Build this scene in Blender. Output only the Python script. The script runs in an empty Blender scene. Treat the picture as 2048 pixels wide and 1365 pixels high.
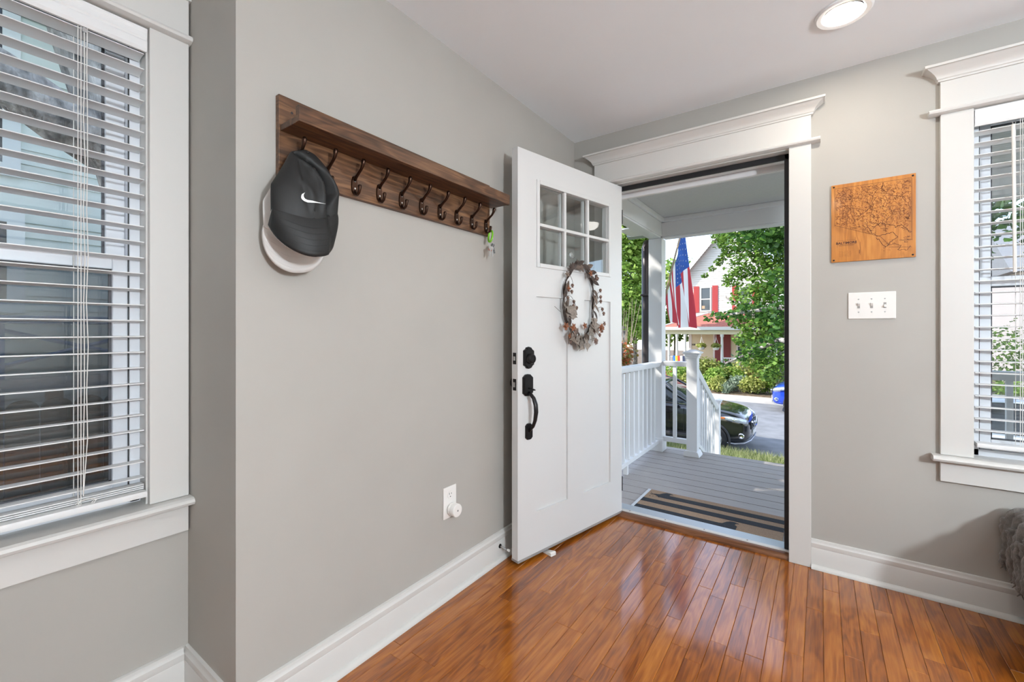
import bpy, bmesh, math, random
import numpy as np
from mathutils import Vector, Matrix
random.seed(7); RNG = np.random.default_rng(7)
R = math.radians
scn = bpy.context.scene
col = scn.collection

# ------------------------------------------------------------------ camera
cd = bpy.data.cameras.new('camera'); cam = bpy.data.objects.new('camera', cd); col.objects.link(cam)
CAM = Vector((1.353, -2.631, 1.178)); YAW = 35.406
cd.sensor_width = 36; cd.lens = 868 / 2048 * 36; cd.shift_y = -21.8 / 2048
cd.clip_start = .02; cd.clip_end = 300
cam.location = CAM; cam.rotation_euler = (R(90), 0, R(YAW))
scn.camera = cam
# ------------------------------------------------------------------ world, sun, exposure
w = bpy.data.worlds.new('World'); scn.world = w; w.use_nodes = True
nt = w.node_tree; bg = nt.nodes['Background']
sky = nt.nodes.new('ShaderNodeTexSky'); sky.sky_type = 'NISHITA'; sky.sun_disc = False
sky.sun_elevation = R(42); sky.sun_rotation = R(234); sky.air_density = .9; sky.dust_density = .4; sky.ozone_density = 1.5
SKY_STRENGTH = 1.0
hz = nt.nodes.new('ShaderNodeMix'); hz.data_type = 'RGBA'; hz.inputs[0].default_value = .5; hz.inputs[7].default_value = (1.6, 1.58, 1.56, 1)   # thin white haze over the whole sky
nt.links.new(sky.outputs[0], hz.inputs[6]); nt.links.new(hz.outputs[2], bg.inputs[0]); bg.inputs[1].default_value = SKY_STRENGTH
sd = bpy.data.lights.new('sun', 'SUN'); sun = bpy.data.objects.new('sun', sd); col.objects.link(sun)
sd.energy = 6.5; sd.angle = R(.6); sd.color = (1, .95, .86)
SUN = Vector((-.62, -.45, .64)).normalized()
sun.location = (-8, -6, 12); sun.rotation_euler = SUN.to_track_quat('Z', 'Y').to_euler()
LAMP = 130          # emission strength of one recessed lamp lens
vs = scn.view_settings
vs.view_transform = 'Standard'; vs.look = 'None'; vs.gamma = 1; vs.use_curve_mapping = False; vs.exposure = 0.0

# ------------------------------------------------------------------ helpers
def wm(o):
    return (wm(o.parent) @ o.matrix_basis) if o.parent else o.matrix_basis.copy()
def tag(o, label=None, cat=None, group=None, kind=None):
    if label: o['label'] = label
    if cat: o['category'] = cat
    if group: o['group'] = group
    if kind: o['kind'] = kind
    return o
def thing(name, label=None, cat=None, loc=(0, 0, 0), rz=0, group=None, kind=None, rot=None):
    o = bpy.data.objects.new(name, None); col.objects.link(o)
    o.empty_display_size = .1
    o.location = loc; o.rotation_euler = rot if rot else (0, 0, rz)
    return tag(o, label, cat, group, kind)
def copy_tree(o, parent=None):
    c = o.copy(); col.objects.link(c); c.parent = parent
    for ch in list(o.children): copy_tree(ch, c)
    return c
class MB:
    def __init__(s): s.v = []; s.f = []; s.n = 0
    def add(s, vs, fs):
        k = s.n; s.v += [tuple(p) for p in vs]; s.f += [tuple(i + k for i in f) for f in fs]; s.n += len(vs); return s
    def box(s, x0, x1, y0, y1, z0, z1):
        return s.add([(x0,y0,z0),(x1,y0,z0),(x1,y1,z0),(x0,y1,z0),(x0,y0,z1),(x1,y0,z1),(x1,y1,z1),(x0,y1,z1)],
                     [(0,3,2,1),(4,5,6,7),(0,1,5,4),(1,2,6,5),(2,3,7,6),(3,0,4,7)])
    def prism(s, prof, axis, a, b, flip=False):
        # prof: 2-D points (counter-clockwise seen from +axis); axis 'x': (y,z), 'y': (x,z), 'z': (x,y)
        n = len(prof)
        def P(p, t): return (t, p[0], p[1]) if axis == 'x' else ((p[0], t, p[1]) if axis == 'y' else (p[0], p[1], t))
        vs = [P(p, a) for p in prof] + [P(p, b) for p in prof]
        fs = [tuple(range(n))[::-1], tuple(range(n, 2 * n))] + [(i, (i + 1) % n, n + (i + 1) % n, n + i) for i in range(n)]
        return s.add(vs, fs)
    def tube(s, pts, r, n=8, closed=False, cap=True, flat=None):
        pts = [Vector(p) for p in pts]; m = len(pts)
        rs = r if hasattr(r, '__len__') else [r] * m
        k0 = s.n; prev = None
        for i, p in enumerate(pts):
            a = pts[(i - 1) % m] if (closed or i > 0) else p
            b = pts[(i + 1) % m] if (closed or i < m - 1) else p
            t = (b - a).normalized()
            if prev is None:
                u = t.orthogonal().normalized()
                if abs(t.z) < .95: u = t.cross(Vector((0, 0, 1))).normalized()
            else:
                u = (prev - t * prev.dot(t)).normalized()
            prev = u; v = t.cross(u)
            fx, fy = (flat if flat else (1, 1))
            for j in range(n):
                q = 2 * math.pi * j / n
                s.v.append(tuple(p + (u * math.cos(q) * fx + v * math.sin(q) * fy) * rs[i]))
        s.n = len(s.v)
        for i in range(m if closed else m - 1):
            for j in range(n):
                a = k0 + i * n; b = k0 + ((i + 1) % m) * n
                s.f.append((a + j, a + (j + 1) % n, b + (j + 1) % n, b + j))
        if cap and not closed:
            s.f.append(tuple(k0 + j for j in range(n))[::-1]); s.f.append(tuple(k0 + (m - 1) * n + j for j in range(n)))
        return s
    def lathe(s, prof, c=(0, 0, 0), n=24, axis='z'):
        # prof: (radius, height) pairs
        k0 = s.n; m = len(prof)
        for r, h in prof:
            for j in range(n):
                q = 2 * math.pi * j / n; a = r * math.cos(q); b = r * math.sin(q)
                p = (a, b, h) if axis == 'z' else ((h, a, b) if axis == 'x' else (b, h, a))
                s.v.append((c[0] + p[0], c[1] + p[1], c[2] + p[2]))
        s.n = len(s.v)
        for i in range(m - 1):
            for j in range(n):
                s.f.append((k0 + i*n + j, k0 + i*n + (j+1) % n, k0 + (i+1)*n + (j+1) % n, k0 + (i+1)*n + j))
        s.f.append(tuple(k0 + j for j in range(n))[::-1]); s.f.append(tuple(k0 + (m-1)*n + j for j in range(n)))
        return s
    def grid(s, fn, nu, nv, closed_u=False):
        k0 = s.n
        for j in range(nv + 1):
            for i in range(nu + (0 if closed_u else 1)):
                s.v.append(tuple(fn(i / nu, j / nv)))
        w_ = nu if closed_u else nu + 1
        for j in range(nv):
            for i in range(nu):
                a = k0 + j*w_ + i; b = k0 + j*w_ + (i+1) % w_
                s.f.append((a, b, b + w_, a + w_))
        s.n = len(s.v); return s
    def sphere(s, c, r, n=10, m=6, sc=(1, 1, 1)):
        prof = [(max(1e-4, math.sin(math.pi*i/m)) * r, -math.cos(math.pi*i/m) * r) for i in range(m + 1)]
        k = s.n; s.lathe(prof, (0, 0, 0), n)
        for i in range(k, s.n):
            x, y, z = s.v[i]; s.v[i] = (c[0] + x*sc[0], c[1] + y*sc[1], c[2] + z*sc[2])
        return s
    def xf(s, M, k=0):
        for i in range(k, s.n): s.v[i] = tuple(M @ Vector(s.v[i]))
        return s
    def build(s, name, mat, parent=None, smooth=False, bevel=0, local=False, origin=None, ang=.7, sub=0, solid=0, seg=2, tri=False):
        v = [Vector(p) for p in s.v]
        me = bpy.data.meshes.new(name)
        o = bpy.data.objects.new(name, me); col.objects.link(o)
        if parent is not None:
            o.parent = parent
            if not local:
                M = wm(parent).inverted(); v = [M @ p for p in v]
        else:
            if origin is None:
                xs = [p.x for p in v]; ys = [p.y for p in v]; zs = [p.z for p in v]
                origin = Vector(((min(xs)+max(xs))/2, (min(ys)+max(ys))/2, min(zs)))
            else: origin = Vector(origin)
            v = [p - origin for p in v]; o.location = origin
        me.from_pydata([tuple(p) for p in v], [], s.f)
        if mat is not None: me.materials.append(mat)
        if smooth:
            me.polygons.foreach_set('use_smooth', [True] * len(me.polygons))
            if ang < 3: me.set_sharp_from_angle(angle=ang)
        me.update()
        if solid:
            m = o.modifiers.new('solid', 'SOLIDIFY'); m.thickness = solid; m.offset = 0
        if bevel:
            m = o.modifiers.new('bevel', 'BEVEL'); m.width = bevel; m.segments = seg; m.limit_method = 'ANGLE'; m.angle_limit = R(35)
            m.harden_normals = False
        if sub:
            m = o.modifiers.new('sub', 'SUBSURF'); m.levels = sub; m.render_levels = sub
        return o
def box(name, mat, x0, x1, y0, y1, z0, z1, parent=None, bevel=0, local=False):
    return MB().box(x0, x1, y0, y1, z0, z1).build(name, mat, parent, bevel=bevel, local=local)
def struct(o): o['kind'] = 'structure'; return o
def inst(src, parent=None, loc=None, rot=None, scale=None):
    c = src.copy(); col.objects.link(c)
    if parent is not None: c.parent = parent
    if loc is not None: c.location = loc
    if rot is not None: c.rotation_euler = rot
    if scale is not None: c.scale = scale
    return c
# a ray through a point of the picture frame, used to read world positions off planes of known depth
_F = Vector((-math.sin(R(YAW)), math.cos(R(YAW)), 0)); _Rt = Vector((math.cos(R(YAW)), math.sin(R(YAW)), 0))
def at(px, py, d): return CAM + (_F + _Rt * ((px - 1024) / 868) + Vector((0, 0, 1)) * ((660.7 - py) / 868)) * d

# ------------------------------------------------------------------ materials
MT = {}
def srgb(r, g, b):
    f = lambda c: (c/255/12.92) if c/255 <= .04045 else ((c/255 + .055)/1.055) ** 2.4
    return (f(r), f(g), f(b), 1)
def mat(name, colr, rough=.5, metal=0, spec=.5, coat=0, noise=0, nscale=8, bump=0, bscale=60, bdist=.002, stretch=None, emit=None, trans=0, sheen=0):
    if name in MT: return MT[name]
    m = bpy.data.materials.new(name); m.use_nodes = True; MT[name] = m
    n = m.node_tree.nodes; l = m.node_tree.links; b = n['Principled BSDF']
    c = colr if len(colr) == 4 else (*colr, 1)
    b.inputs['Base Color'].default_value = c; b.inputs['Roughness'].default_value = rough; b.inputs['Metallic'].default_value = metal
    b.inputs['Specular IOR Level'].default_value = spec; b.inputs['Coat Weight'].default_value = coat; b.inputs['Coat Roughness'].default_value = .08
    if sheen: b.inputs['Sheen Weight'].default_value = sheen
    if trans:
        b.inputs['Transmission Weight'].default_value = trans
    tc = n.new('ShaderNodeTexCoord'); mp = n.new('ShaderNodeMapping'); l.new(tc.outputs['Object'], mp.inputs[0])
    if stretch: mp.inputs['Scale'].default_value = stretch
    if noise:
        t = n.new('ShaderNodeTexNoise'); t.inputs['Scale'].default_value = nscale; t.inputs['Detail'].default_value = 4
        l.new(mp.outputs[0], t.inputs['Vector'])
        rp = n.new('ShaderNodeMapRange'); rp.inputs['To Min'].default_value = 1 - noise; rp.inputs['To Max'].default_value = 1 + noise
        rp.inputs['From Min'].default_value = .3; rp.inputs['From Max'].default_value = .7
        l.new(t.outputs[0], rp.inputs[0])
        mx = n.new('ShaderNodeMix'); mx.data_type = 'RGBA'; mx.blend_type = 'MULTIPLY'; mx.inputs[0].default_value = 1
        mx.inputs[6].default_value = c; l.new(rp.outputs[0], mx.inputs[7]); l.new(mx.outputs[2], b.inputs['Base Color'])
    if bump:
        t = n.new('ShaderNodeTexNoise'); t.inputs['Scale'].default_value = bscale; t.inputs['Detail'].default_value = 3
        l.new(mp.outputs[0], t.inputs['Vector'])
        bp = n.new('ShaderNodeBump'); bp.inputs['Strength'].default_value = bump; bp.inputs['Distance'].default_value = bdist
        l.new(t.outputs[0], bp.inputs['Height']); l.new(bp.outputs[0], b.inputs['Normal'])
    if emit: b.inputs['Emission Color'].default_value = (*emit[:3], 1); b.inputs['Emission Strength'].default_value = emit[3]
    return m
def wood_mat(name, dark, mid, light, rough=.35, coat=0, long='y', grain=26, ring=3.2, rand=.35, spec=.5, knots=False, bump=.15):
    m = bpy.data.materials.new(name); m.use_nodes = True; MT[name] = m
    n = m.node_tree.nodes; l = m.node_tree.links; b = n['Principled BSDF']
    tc = n.new('ShaderNodeTexCoord'); oi = n.new('ShaderNodeObjectInfo')
    cb = n.new('ShaderNodeCombineXYZ')
    ml = n.new('ShaderNodeMath'); ml.operation = 'MULTIPLY'; ml.inputs[1].default_value = 37.0; l.new(oi.outputs['Random'], ml.inputs[0])
    for i in range(3): l.new(ml.outputs[0], cb.inputs[i])
    ad = n.new('ShaderNodeVectorMath'); ad.operation = 'ADD'; l.new(tc.outputs['Object'], ad.inputs[0]); l.new(cb.outputs[0], ad.inputs[1])
    def mapped(sx, sl):
        mp = n.new('ShaderNodeMapping'); l.new(ad.outputs[0], mp.inputs[0])
        mp.inputs['Scale'].default_value = {'y': (sx, sl, sx), 'x': (sl, sx, sx), 'z': (sx, sx, sl)}[long]; return mp
    t1 = n.new('ShaderNodeTexNoise'); t1.inputs['Scale'].default_value = 1; t1.inputs['Detail'].default_value = 5; t1.inputs['Roughness'].default_value = .65
    l.new(mapped(grain * 6, grain * .22).outputs[0], t1.inputs['Vector'])
    t2 = n.new('ShaderNodeTexNoise'); t2.inputs['Scale'].default_value = 1; t2.inputs['Detail'].default_value = 2; t2.inputs['Distortion'].default_value = .6
    l.new(mapped(ring * 5, ring * .8).outputs[0], t2.inputs['Vector'])
    sn = n.new('ShaderNodeMath'); sn.operation = 'MULTIPLY'; sn.inputs[1].default_value = 34; l.new(t2.outputs[0], sn.inputs[0])
    si = n.new('ShaderNodeMath'); si.operation = 'SINE'; l.new(sn.outputs[0], si.inputs[0])
    a1 = n.new('ShaderNodeMath'); a1.operation = 'MULTIPLY_ADD'; a1.inputs[1].default_value = .13; l.new(si.outputs[0], a1.inputs[0]); l.new(t1.outputs[0], a1.inputs[2])
    t3 = n.new('ShaderNodeTexNoise'); t3.inputs['Scale'].default_value = 1; t3.inputs['Detail'].default_value = 2
    l.new(mapped(ring * 3, ring * .9).outputs[0], t3.inputs['Vector'])
    a2 = n.new('ShaderNodeMath'); a2.operation = 'MULTIPLY_ADD'; a2.inputs[1].default_value = .55; l.new(t3.outputs[0], a2.inputs[0]); l.new(a1.outputs[0], a2.inputs[2])
    a3 = n.new('ShaderNodeMath'); a3.operation = 'MULTIPLY_ADD'; a3.inputs[1].default_value = rand; l.new(oi.outputs['Random'], a3.inputs[0]); l.new(a2.outputs[0], a3.inputs[2])
    cr = n.new('ShaderNodeValToRGB'); e = cr.color_ramp.elements
    e[0].position = .42 + rand*.2; e[0].color = dark; e[1].position = 1.0 + rand*.5; e[1].color = light
    em = e.new(.72 + rand*.5); em.color = mid
    mr = n.new('ShaderNodeMapRange'); mr.inputs['From Min'].default_value = .35; mr.inputs['From Max'].default_value = 1.25 + rand
    l.new(a3.outputs[0], mr.inputs[0])
    e[0].position = .12; em.position = .5; e[-1].position = .9
    l.new(mr.outputs[0], cr.inputs[0]); l.new(cr.outputs[0], b.inputs['Base Color'])
    b.inputs['Roughness'].default_value = rough; b.inputs['Coat Weight'].default_value = coat; b.inputs['Coat Roughness'].default_value = .1
    b.inputs['Specular IOR Level'].default_value = spec; b.inputs['Coat IOR'].default_value = 1.65
    bp = n.new('ShaderNodeBump'); bp.inputs['Strength'].default_value = bump; bp.inputs['Distance'].default_value = .002
    l.new(t1.outputs[0], bp.inputs['Height']); l.new(bp.outputs[0], b.inputs['Normal'])
    return m
def glass_mat(name, tint=(1, 1, 1, 1), base=.05, gloss=1.0, dark=0):
    m = bpy.data.materials.new(name); m.use_nodes = True; MT[name] = m
    n = m.node_tree.nodes; l = m.node_tree.links; n.remove(n['Principled BSDF']); out = n['Material Output']
    tr = n.new('ShaderNodeBsdfTransparent'); tr.inputs[0].default_value = tint
    gl = n.new('ShaderNodeBsdfGlossy'); gl.inputs['Roughness'].default_value = .02; gl.inputs[0].default_value = (gloss, gloss, gloss, 1)
    fr = n.new('ShaderNodeFresnel'); gm = n.new('ShaderNodeNewGeometry'); mr = n.new('ShaderNodeMapRange')
    mr.inputs['To Min'].default_value = 1.5; mr.inputs['To Max'].default_value = 1/1.5; l.new(gm.outputs['Backfacing'], mr.inputs[0]); l.new(mr.outputs[0], fr.inputs[0])   # same air-to-glass reflection on both faces of a pane
    mx = n.new('ShaderNodeMixShader'); l.new(fr.outputs[0], mx.inputs[0]); l.new(tr.outputs[0], mx.inputs[1]); l.new(gl.outputs[0], mx.inputs[2])
    l.new(mx.outputs[0], out.inputs[0]); return m
def leaf_mat(name, c1, c2, rough=.5):
    m = bpy.data.materials.new(name); m.use_nodes = True; MT[name] = m
    n = m.node_tree.nodes; l = m.node_tree.links; b = n['Principled BSDF']; out = n['Material Output']
    g = n.new('ShaderNodeNewGeometry'); rp = n.new('ShaderNodeValToRGB')
    rp.color_ramp.elements[0].color = c1; rp.color_ramp.elements[1].color = c2
    l.new(g.outputs['Random Per Island'], rp.inputs[0]); l.new(rp.outputs[0], b.inputs['Base Color'])
    b.inputs['Roughness'].default_value = rough; b.inputs['Specular IOR Level'].default_value = .3
    t = n.new('ShaderNodeBsdfTranslucent'); l.new(rp.outputs[0], t.inputs[0])
    mx = n.new('ShaderNodeMixShader'); mx.inputs[0].default_value = .4; l.new(b.outputs[0], mx.inputs[1]); l.new(t.outputs[0], mx.inputs[2])
    l.new(mx.outputs[0], out.inputs[0]); return m

M_wall = mat('wall_paint', (.405, .385, .352), .6, noise=.03, nscale=2.5, bump=.08, bscale=180, bdist=.001)
M_ceil = mat('ceiling_paint', (.87, .90, .93), .8, noise=.01, nscale=3)
M_trim = mat('trim_white', (.62, .605, .58), .38)
M_door = mat('door_white', (.645, .645, .64), .35)
M_vinyl = mat('vinyl_white', (.72, .74, .78), .35)
M_slat = mat('blind_slat', (.76, .76, .76), .4)
M_cord = mat('blind_cord', (.75, .73, .70), .8)
M_black = mat('black_rubber', (.012, .012, .014), .5)
M_bronze = mat('oil_rubbed_bronze', (.018, .016, .017), .32, metal=.6)
M_hook = mat('hook_bronze', (.05, .025, .016), .3, metal=.85)
M_steel = mat('steel', (.55, .55, .55), .28, metal=1)
M_alu = mat('aluminium', (.62, .66, .70), .35, metal=.8)
M_plate = mat('plate_white', (.8, .78, .75), .3)
M_glass = glass_mat('window_glass', (.95, .97, .97, 1))
M_lens = mat('lamp_lens', (1, 1, 1), .5, emit=(1, .92, .80, LAMP))
M_floor = wood_mat('oak_floor', (.13, .028, .003, 1), (.32, .090, .007, 1), (.50, .175, .020, 1), rough=.3, coat=1.0, grain=22, ring=3.0, rand=.34, bump=.06, spec=.1)
M_rack = wood_mat('rack_wood', (.024, .010, .004, 1), (.105, .046, .020, 1), (.24, .118, .052, 1), rough=.42, grain=24, ring=3.5, rand=.1, bump=.25)
M_sillwood = wood_mat('threshold_wood', (.06, .02, .007, 1), (.15, .055, .02, 1), (.24, .10, .04, 1), rough=.3, long='x', grain=24, rand=.1)
M_deck = mat('deck_board', (.37, .335, .315), .55, noise=.12, nscale=3, stretch=(2, 60, 60), bump=.5, bscale=3, bdist=.002)
M_pwhite = mat('porch_white', (.80, .80, .81), .4)
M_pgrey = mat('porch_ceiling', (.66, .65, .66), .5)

# ------------------------------------------------------------------ room shell
H = 2.44; XR = -.352; YE = -2.081; XW = 4.4; YB = -6.2
DX0, DX1, DZ = .247, 1.222, 2.105         # door opening
WX0, WW, WZ0, WZ1 = 1.879, .91, .635, 2.112  # window opening (front wall); the left one has the same size
LY1 = -2.188; LY0 = LY1 - WW

# floor: sub floor with every plank a piece of its own
fl = struct(box('floor', mat('subfloor', (.04, .02, .01), .9), -.35, XW, YB, .0, -.05, -.0125))
PW = .0585
def plank_mesh(L):
    h = .0125; b = .0016; g = .0003; w2 = PW/2 - g; y2 = L/2 - g
    m = MB()
    m.v = [(-w2,-y2,-h),(w2,-y2,-h),(w2,y2,-h),(-w2,y2,-h),(-w2,-y2,-b),(w2,-y2,-b),(w2,y2,-b),(-w2,y2,-b),
           (-w2+b,-y2+b*.6,0),(w2-b,-y2+b*.6,0),(w2-b,y2-b*.6,0),(-w2+b,y2-b*.6,0)]
    m.n = 12
    m.f = [(0,3,2,1),(8,9,10,11),(0,1,5,4),(1,2,6,5),(2,3,7,6),(3,0,4,7),(4,5,9,8),(5,6,10,9),(6,7,11,10),(7,4,8,11)]
    me = bpy.data.meshes.new('plank'); me.from_pydata(m.v, [], m.f); me.materials.append(M_floor); return me
PM = {}; rest = MB(); npl = 0; planks = []
k = math.floor((-.35 - .602) / PW)
while .602 + k * PW < XW:
    x = .602 + (k + .5) * PW; k += 1
    y = 0.0 - 0.001
    first = True
    while y > YB:
        L = random.choice([.25, .35, .45, .6, .75, .9, 1.05, 1.2])
        if first: L *= random.uniform(.3, 1); L = round(L / .05) * .05 + .05; first = False
        L = min(L, y - YB + .01)
        planks.append((x, y - L/2, round(L, 3))); y -= L
vis = [p for p in planks if p[0] > -.36 and p[1] > -3.0 and p[0] < 2.9]
vis.sort(key=lambda p: (p[0] - 1.2) ** 2 + (p[1] + 1.2) ** 2)
vset = set(vis[:298])
for p in planks:
    if p in vset:
        if p[2] not in PM: PM[p[2]] = plank_mesh(p[2])
        o = bpy.data.objects.new('plank', PM[p[2]]); col.objects.link(o); o.parent = fl
        M = wm(fl).inverted(); o.location = M @ Vector((p[0], p[1], random.uniform(-.0003, .0003)))
        o.rotation_euler = (random.uniform(-.0012, .0012), random.uniform(-.005, .005), 0)
    else:
        x, y, L = p; h = PW/2 - .0006; rest.box(x - h, x + h, y - L/2 + .0006, y + L/2 - .0006, -.0125, 0)
ro = rest.build('plank_field', M_floor, fl); ro['kind'] = 'stuff'

# walls
m = MB()
T = .16
m.box(-.5, DX0 - .02, 0, T, 0, H); m.box(DX0 - .02, DX1 + .02, 0, T, DZ + .015, H); m.box(DX1 + .02, WX0 - .01, 0, T, 0, H)
m.box(WX0 - .01, WX0 + WW + .01, 0, T, 0, WZ0 - .02); m.box(WX0 - .01, WX0 + WW + .01, 0, T, WZ1, H); m.box(WX0 + WW + .01, XW + .16, 0, T, 0, H)
struct(m.build('wall_front', M_wall))
m = MB(); m.box(-.5, 0, YE, -.0005, 0, H); struct(m.build('wall_left', M_wall))
m = MB()
m.box(-.5, XR, YB, LY0 - .01, 0, H); m.box(-.5, XR, LY1 + .01, YE - .0005, 0, H)
m.box(-.5, XR, LY0 - .01, LY1 + .01, 0, WZ0 - .02); m.box(-.5, XR, LY0 - .01, LY1 + .01, WZ1, H)
struct(m.build('wall_recess', M_wall))
struct(box('wall_right', M_wall, XW, XW + .16, YB, -.0005, 0, H))
struct(box('wall_back', M_wall, -.5, XW + .16, YB - .16, YB, 0, H))
struct(box('ceiling', M_ceil, -.5, XW + .16, YB - .16, T, H, H + .2))

# baseboards
BBP = [(0, 0), (.016, 0), (.016, .098), (.0145, .101), (.0155, .104), (.0155, .122), (.011, .128), (.0105, .131), (.009, .139), (.004, .141), (0, .141)]
SHP = [(.016, 0), (.034, 0), (.033, .008), (.028, .015), (.022, .018), (.016, .019)]
def baseboard(name, p0, p1, nrm):
    # p0->p1 along the wall face, nrm points into the room
    p0 = Vector(p0); p1 = Vector(p1); n_ = Vector(nrm)
    e = struct(thing(name, loc=p0))
    for nm, P in (('board', BBP), ('shoe_moulding', SHP)):
        m = MB(); k = len(P)
        vs_ = [p0 + n_ * a + Vector((0, 0, b)) for a, b in P] + [p1 + n_ * a + Vector((0, 0, b)) for a, b in P]
        m.add(vs_, [tuple(range(k)), tuple(range(k, 2*k))[::-1]] + [(i, k + i, k + (i+1) % k, (i+1) % k) for i in range(k)])
        m.build(nm, M_trim, e, smooth=True, ang=.5)
    return e
baseboard('baseboard_left', (0, YE - .016, .0005), (0, -.02, .0005), (1, 0, 0))
baseboard('baseboard_return', (XR, YE, .0005), (.016, YE, .0005), (0, -1, 0))
baseboard('baseboard_recess', (XR, YB, .0005), (XR, YE - .016, .0005), (1, 0, 0))
baseboard('baseboard_front', (DX1 + .0935, 0, .0005), (XW, 0, .0005), (0, -1, 0))
baseboard('baseboard_corner', (.016, 0, .0005), (DX0 - .0935, 0, .0005), (0, -1, 0))
baseboard('baseboard_right', (XW, YB, .0005), (XW, 0, .0005), (-1, 0, 0))
baseboard('baseboard_back', (XR, YB, .0005), (XW, YB, .0005), (0, 1, 0))

# crown / head parts shared by the door and the windows
CRP = [(-.018, 0), (-.026, .002), (-.027, .009), (-.031, .012), (-.033, .020), (-.040, .030), (-.052, .041), (-.062, .048), (-.066, .052), (-.074, .053), (-.076, .062), (-.070, .066), (0, .066), (0, 0)]
def head(parent, x0, x1, z0, mt, ztop=None):
    """fillet, frieze board and crown with mitred returns over a casing from x0 to x1 (wall face y=0, room at -y)"""
    MB().prism([(0, z0), (-.024, z0), (-.038, z0 + .006), (-.041, z0 + .013), (-.037, z0 + .021), (-.02, z0 + .024), (0, z0 + .024)][::-1], 'x', x0 - .038, x1 + .038).build('fillet', mt, parent, smooth=True, ang=.6, local=True)
    MB().box(x0, x1, -.021, 0, z0 + .024, z0 + .150).build('frieze_board', mt, parent, bevel=.0015, local=True)
    zc = z0 + .140
    m = MB(); k = len(CRP); vs_ = []
    ring = []
    for (a, b) in CRP:
        d = -a - .018
        ring.append([(x0 - d, 0, zc + b), (x0 - d, a, zc + b), (x1 + d, a, zc + b), (x1 + d, 0, zc + b)])
    for j in range(4): vs_ += [r[j] for r in ring]
    fs = []
    for j in range(3):
        for i in range(k - 3): fs.append((j*k + i, j*k + i + 1, (j+1)*k + i + 1, (j+1)*k + i))
    m.add(vs_, fs)
    i = k - 3; m.f.append((i, k + i, 2*k + i, 3*k + i)); m.f.append((0, 3*k, 2*k, k))
    m.build('crown', mt, parent, smooth=True, ang=.5, local=True)

# door casing and frame
e = struct(thing('trim_1', loc=(0, 0, 0)))
box('side_casing', M_trim, DX1, DX1 + .093, -.021, 0, .0005, DZ, e, .002)
box('side_casing', M_trim, DX0 - .093, DX0, -.021, 0, .0005, DZ, e, .002)
head(e, DX0 - .093, DX1 + .093, DZ, M_trim)
e = struct(thing('trim_2', loc=(0, 0, 0)))
box('jamb', M_trim, DX1, DX1 + .02, .0, T + .02, .0, DZ + .015, e, .001)
box('jamb', M_trim, DX0 - .02, DX0, .0, T + .02, .0, DZ + .015, e, .001)
box('head_jamb', M_trim, DX0 - .02, DX1 + .02, .0, T + .02, DZ - .004, DZ + .015, e)
box('door_stop', M_pwhite, DX1 - .012, DX1, .066, .16, .03, DZ - .004, e); box('door_stop', M_pwhite, DX0, DX0 + .002, .066, .09, .03, DZ - .004, e)
box('door_stop', M_pwhite, DX0, DX1, .066, .16, DZ - .016, DZ - .004, e)
box('weatherstrip', M_black, DX1 - .024, DX1 - .0005, .050, .066, .03, DZ - .005, e, .003)
box('weatherstrip', M_black, DX0 + .0005, DX0 + .008, .050, .066, .03, DZ - .005, e, .003)
box('weatherstrip', M_black, DX0, DX1, .050, .066, DZ - .034, DZ - .005, e, .003)
box('brick_mould', M_pwhite, DX1 - .02, DX1 + .05, T + .02, T + .05, -.06, DZ + .05, e, .004)
box('brick_mould', M_pwhite, DX0 - .07, DX0 - .012, T + .02, T + .05, -.06, DZ + .05, e, .004)
box('brick_mould', M_pwhite, DX0 - .012, DX1 - .02, T + .02, T + .05, DZ - .045, DZ + .05, e, .004)
# threshold
e = struct(thing('trim_3', loc=((DX0 + DX1)/2, .08, 0)))
MB().prism([(-.012, .0), (.034, .0), (.034, .024), (.015, .024), (.0, .018), (-.010, .008)], 'x', DX0 - .001, DX1 + .001).build('wood_nosing', M_sillwood, e, smooth=True, ang=.5)
box('sill_cap', M_trim, DX0, DX1, .034, .060, .0, .030, e, .003)
m = MB()
pr = [(.060, -.03), (.190, -.055), (.190, .005)]
for i in range(15, -1, -1):
    y_ = .062 + i * .0075; z_ = .022 - (y_ - .062) * .10
    pr += [(y_ + .0045, z_), (y_ + .004, z_ + .0035), (y_ + .001, z_ + .0035), (y_, z_)]
pr.append((.060, .027))
m.prism(pr, 'x', DX0, DX1).build('ribbed_sill', M_alu, e)
for i in range(4): MB().lathe([(.004, 0), (.004, .001)], (DX0 + .12 + i * .22, .047, .0295), 10).build('screw', mat('screw_brown', (.12, .07, .04), .4, metal=.5), e)

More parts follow.
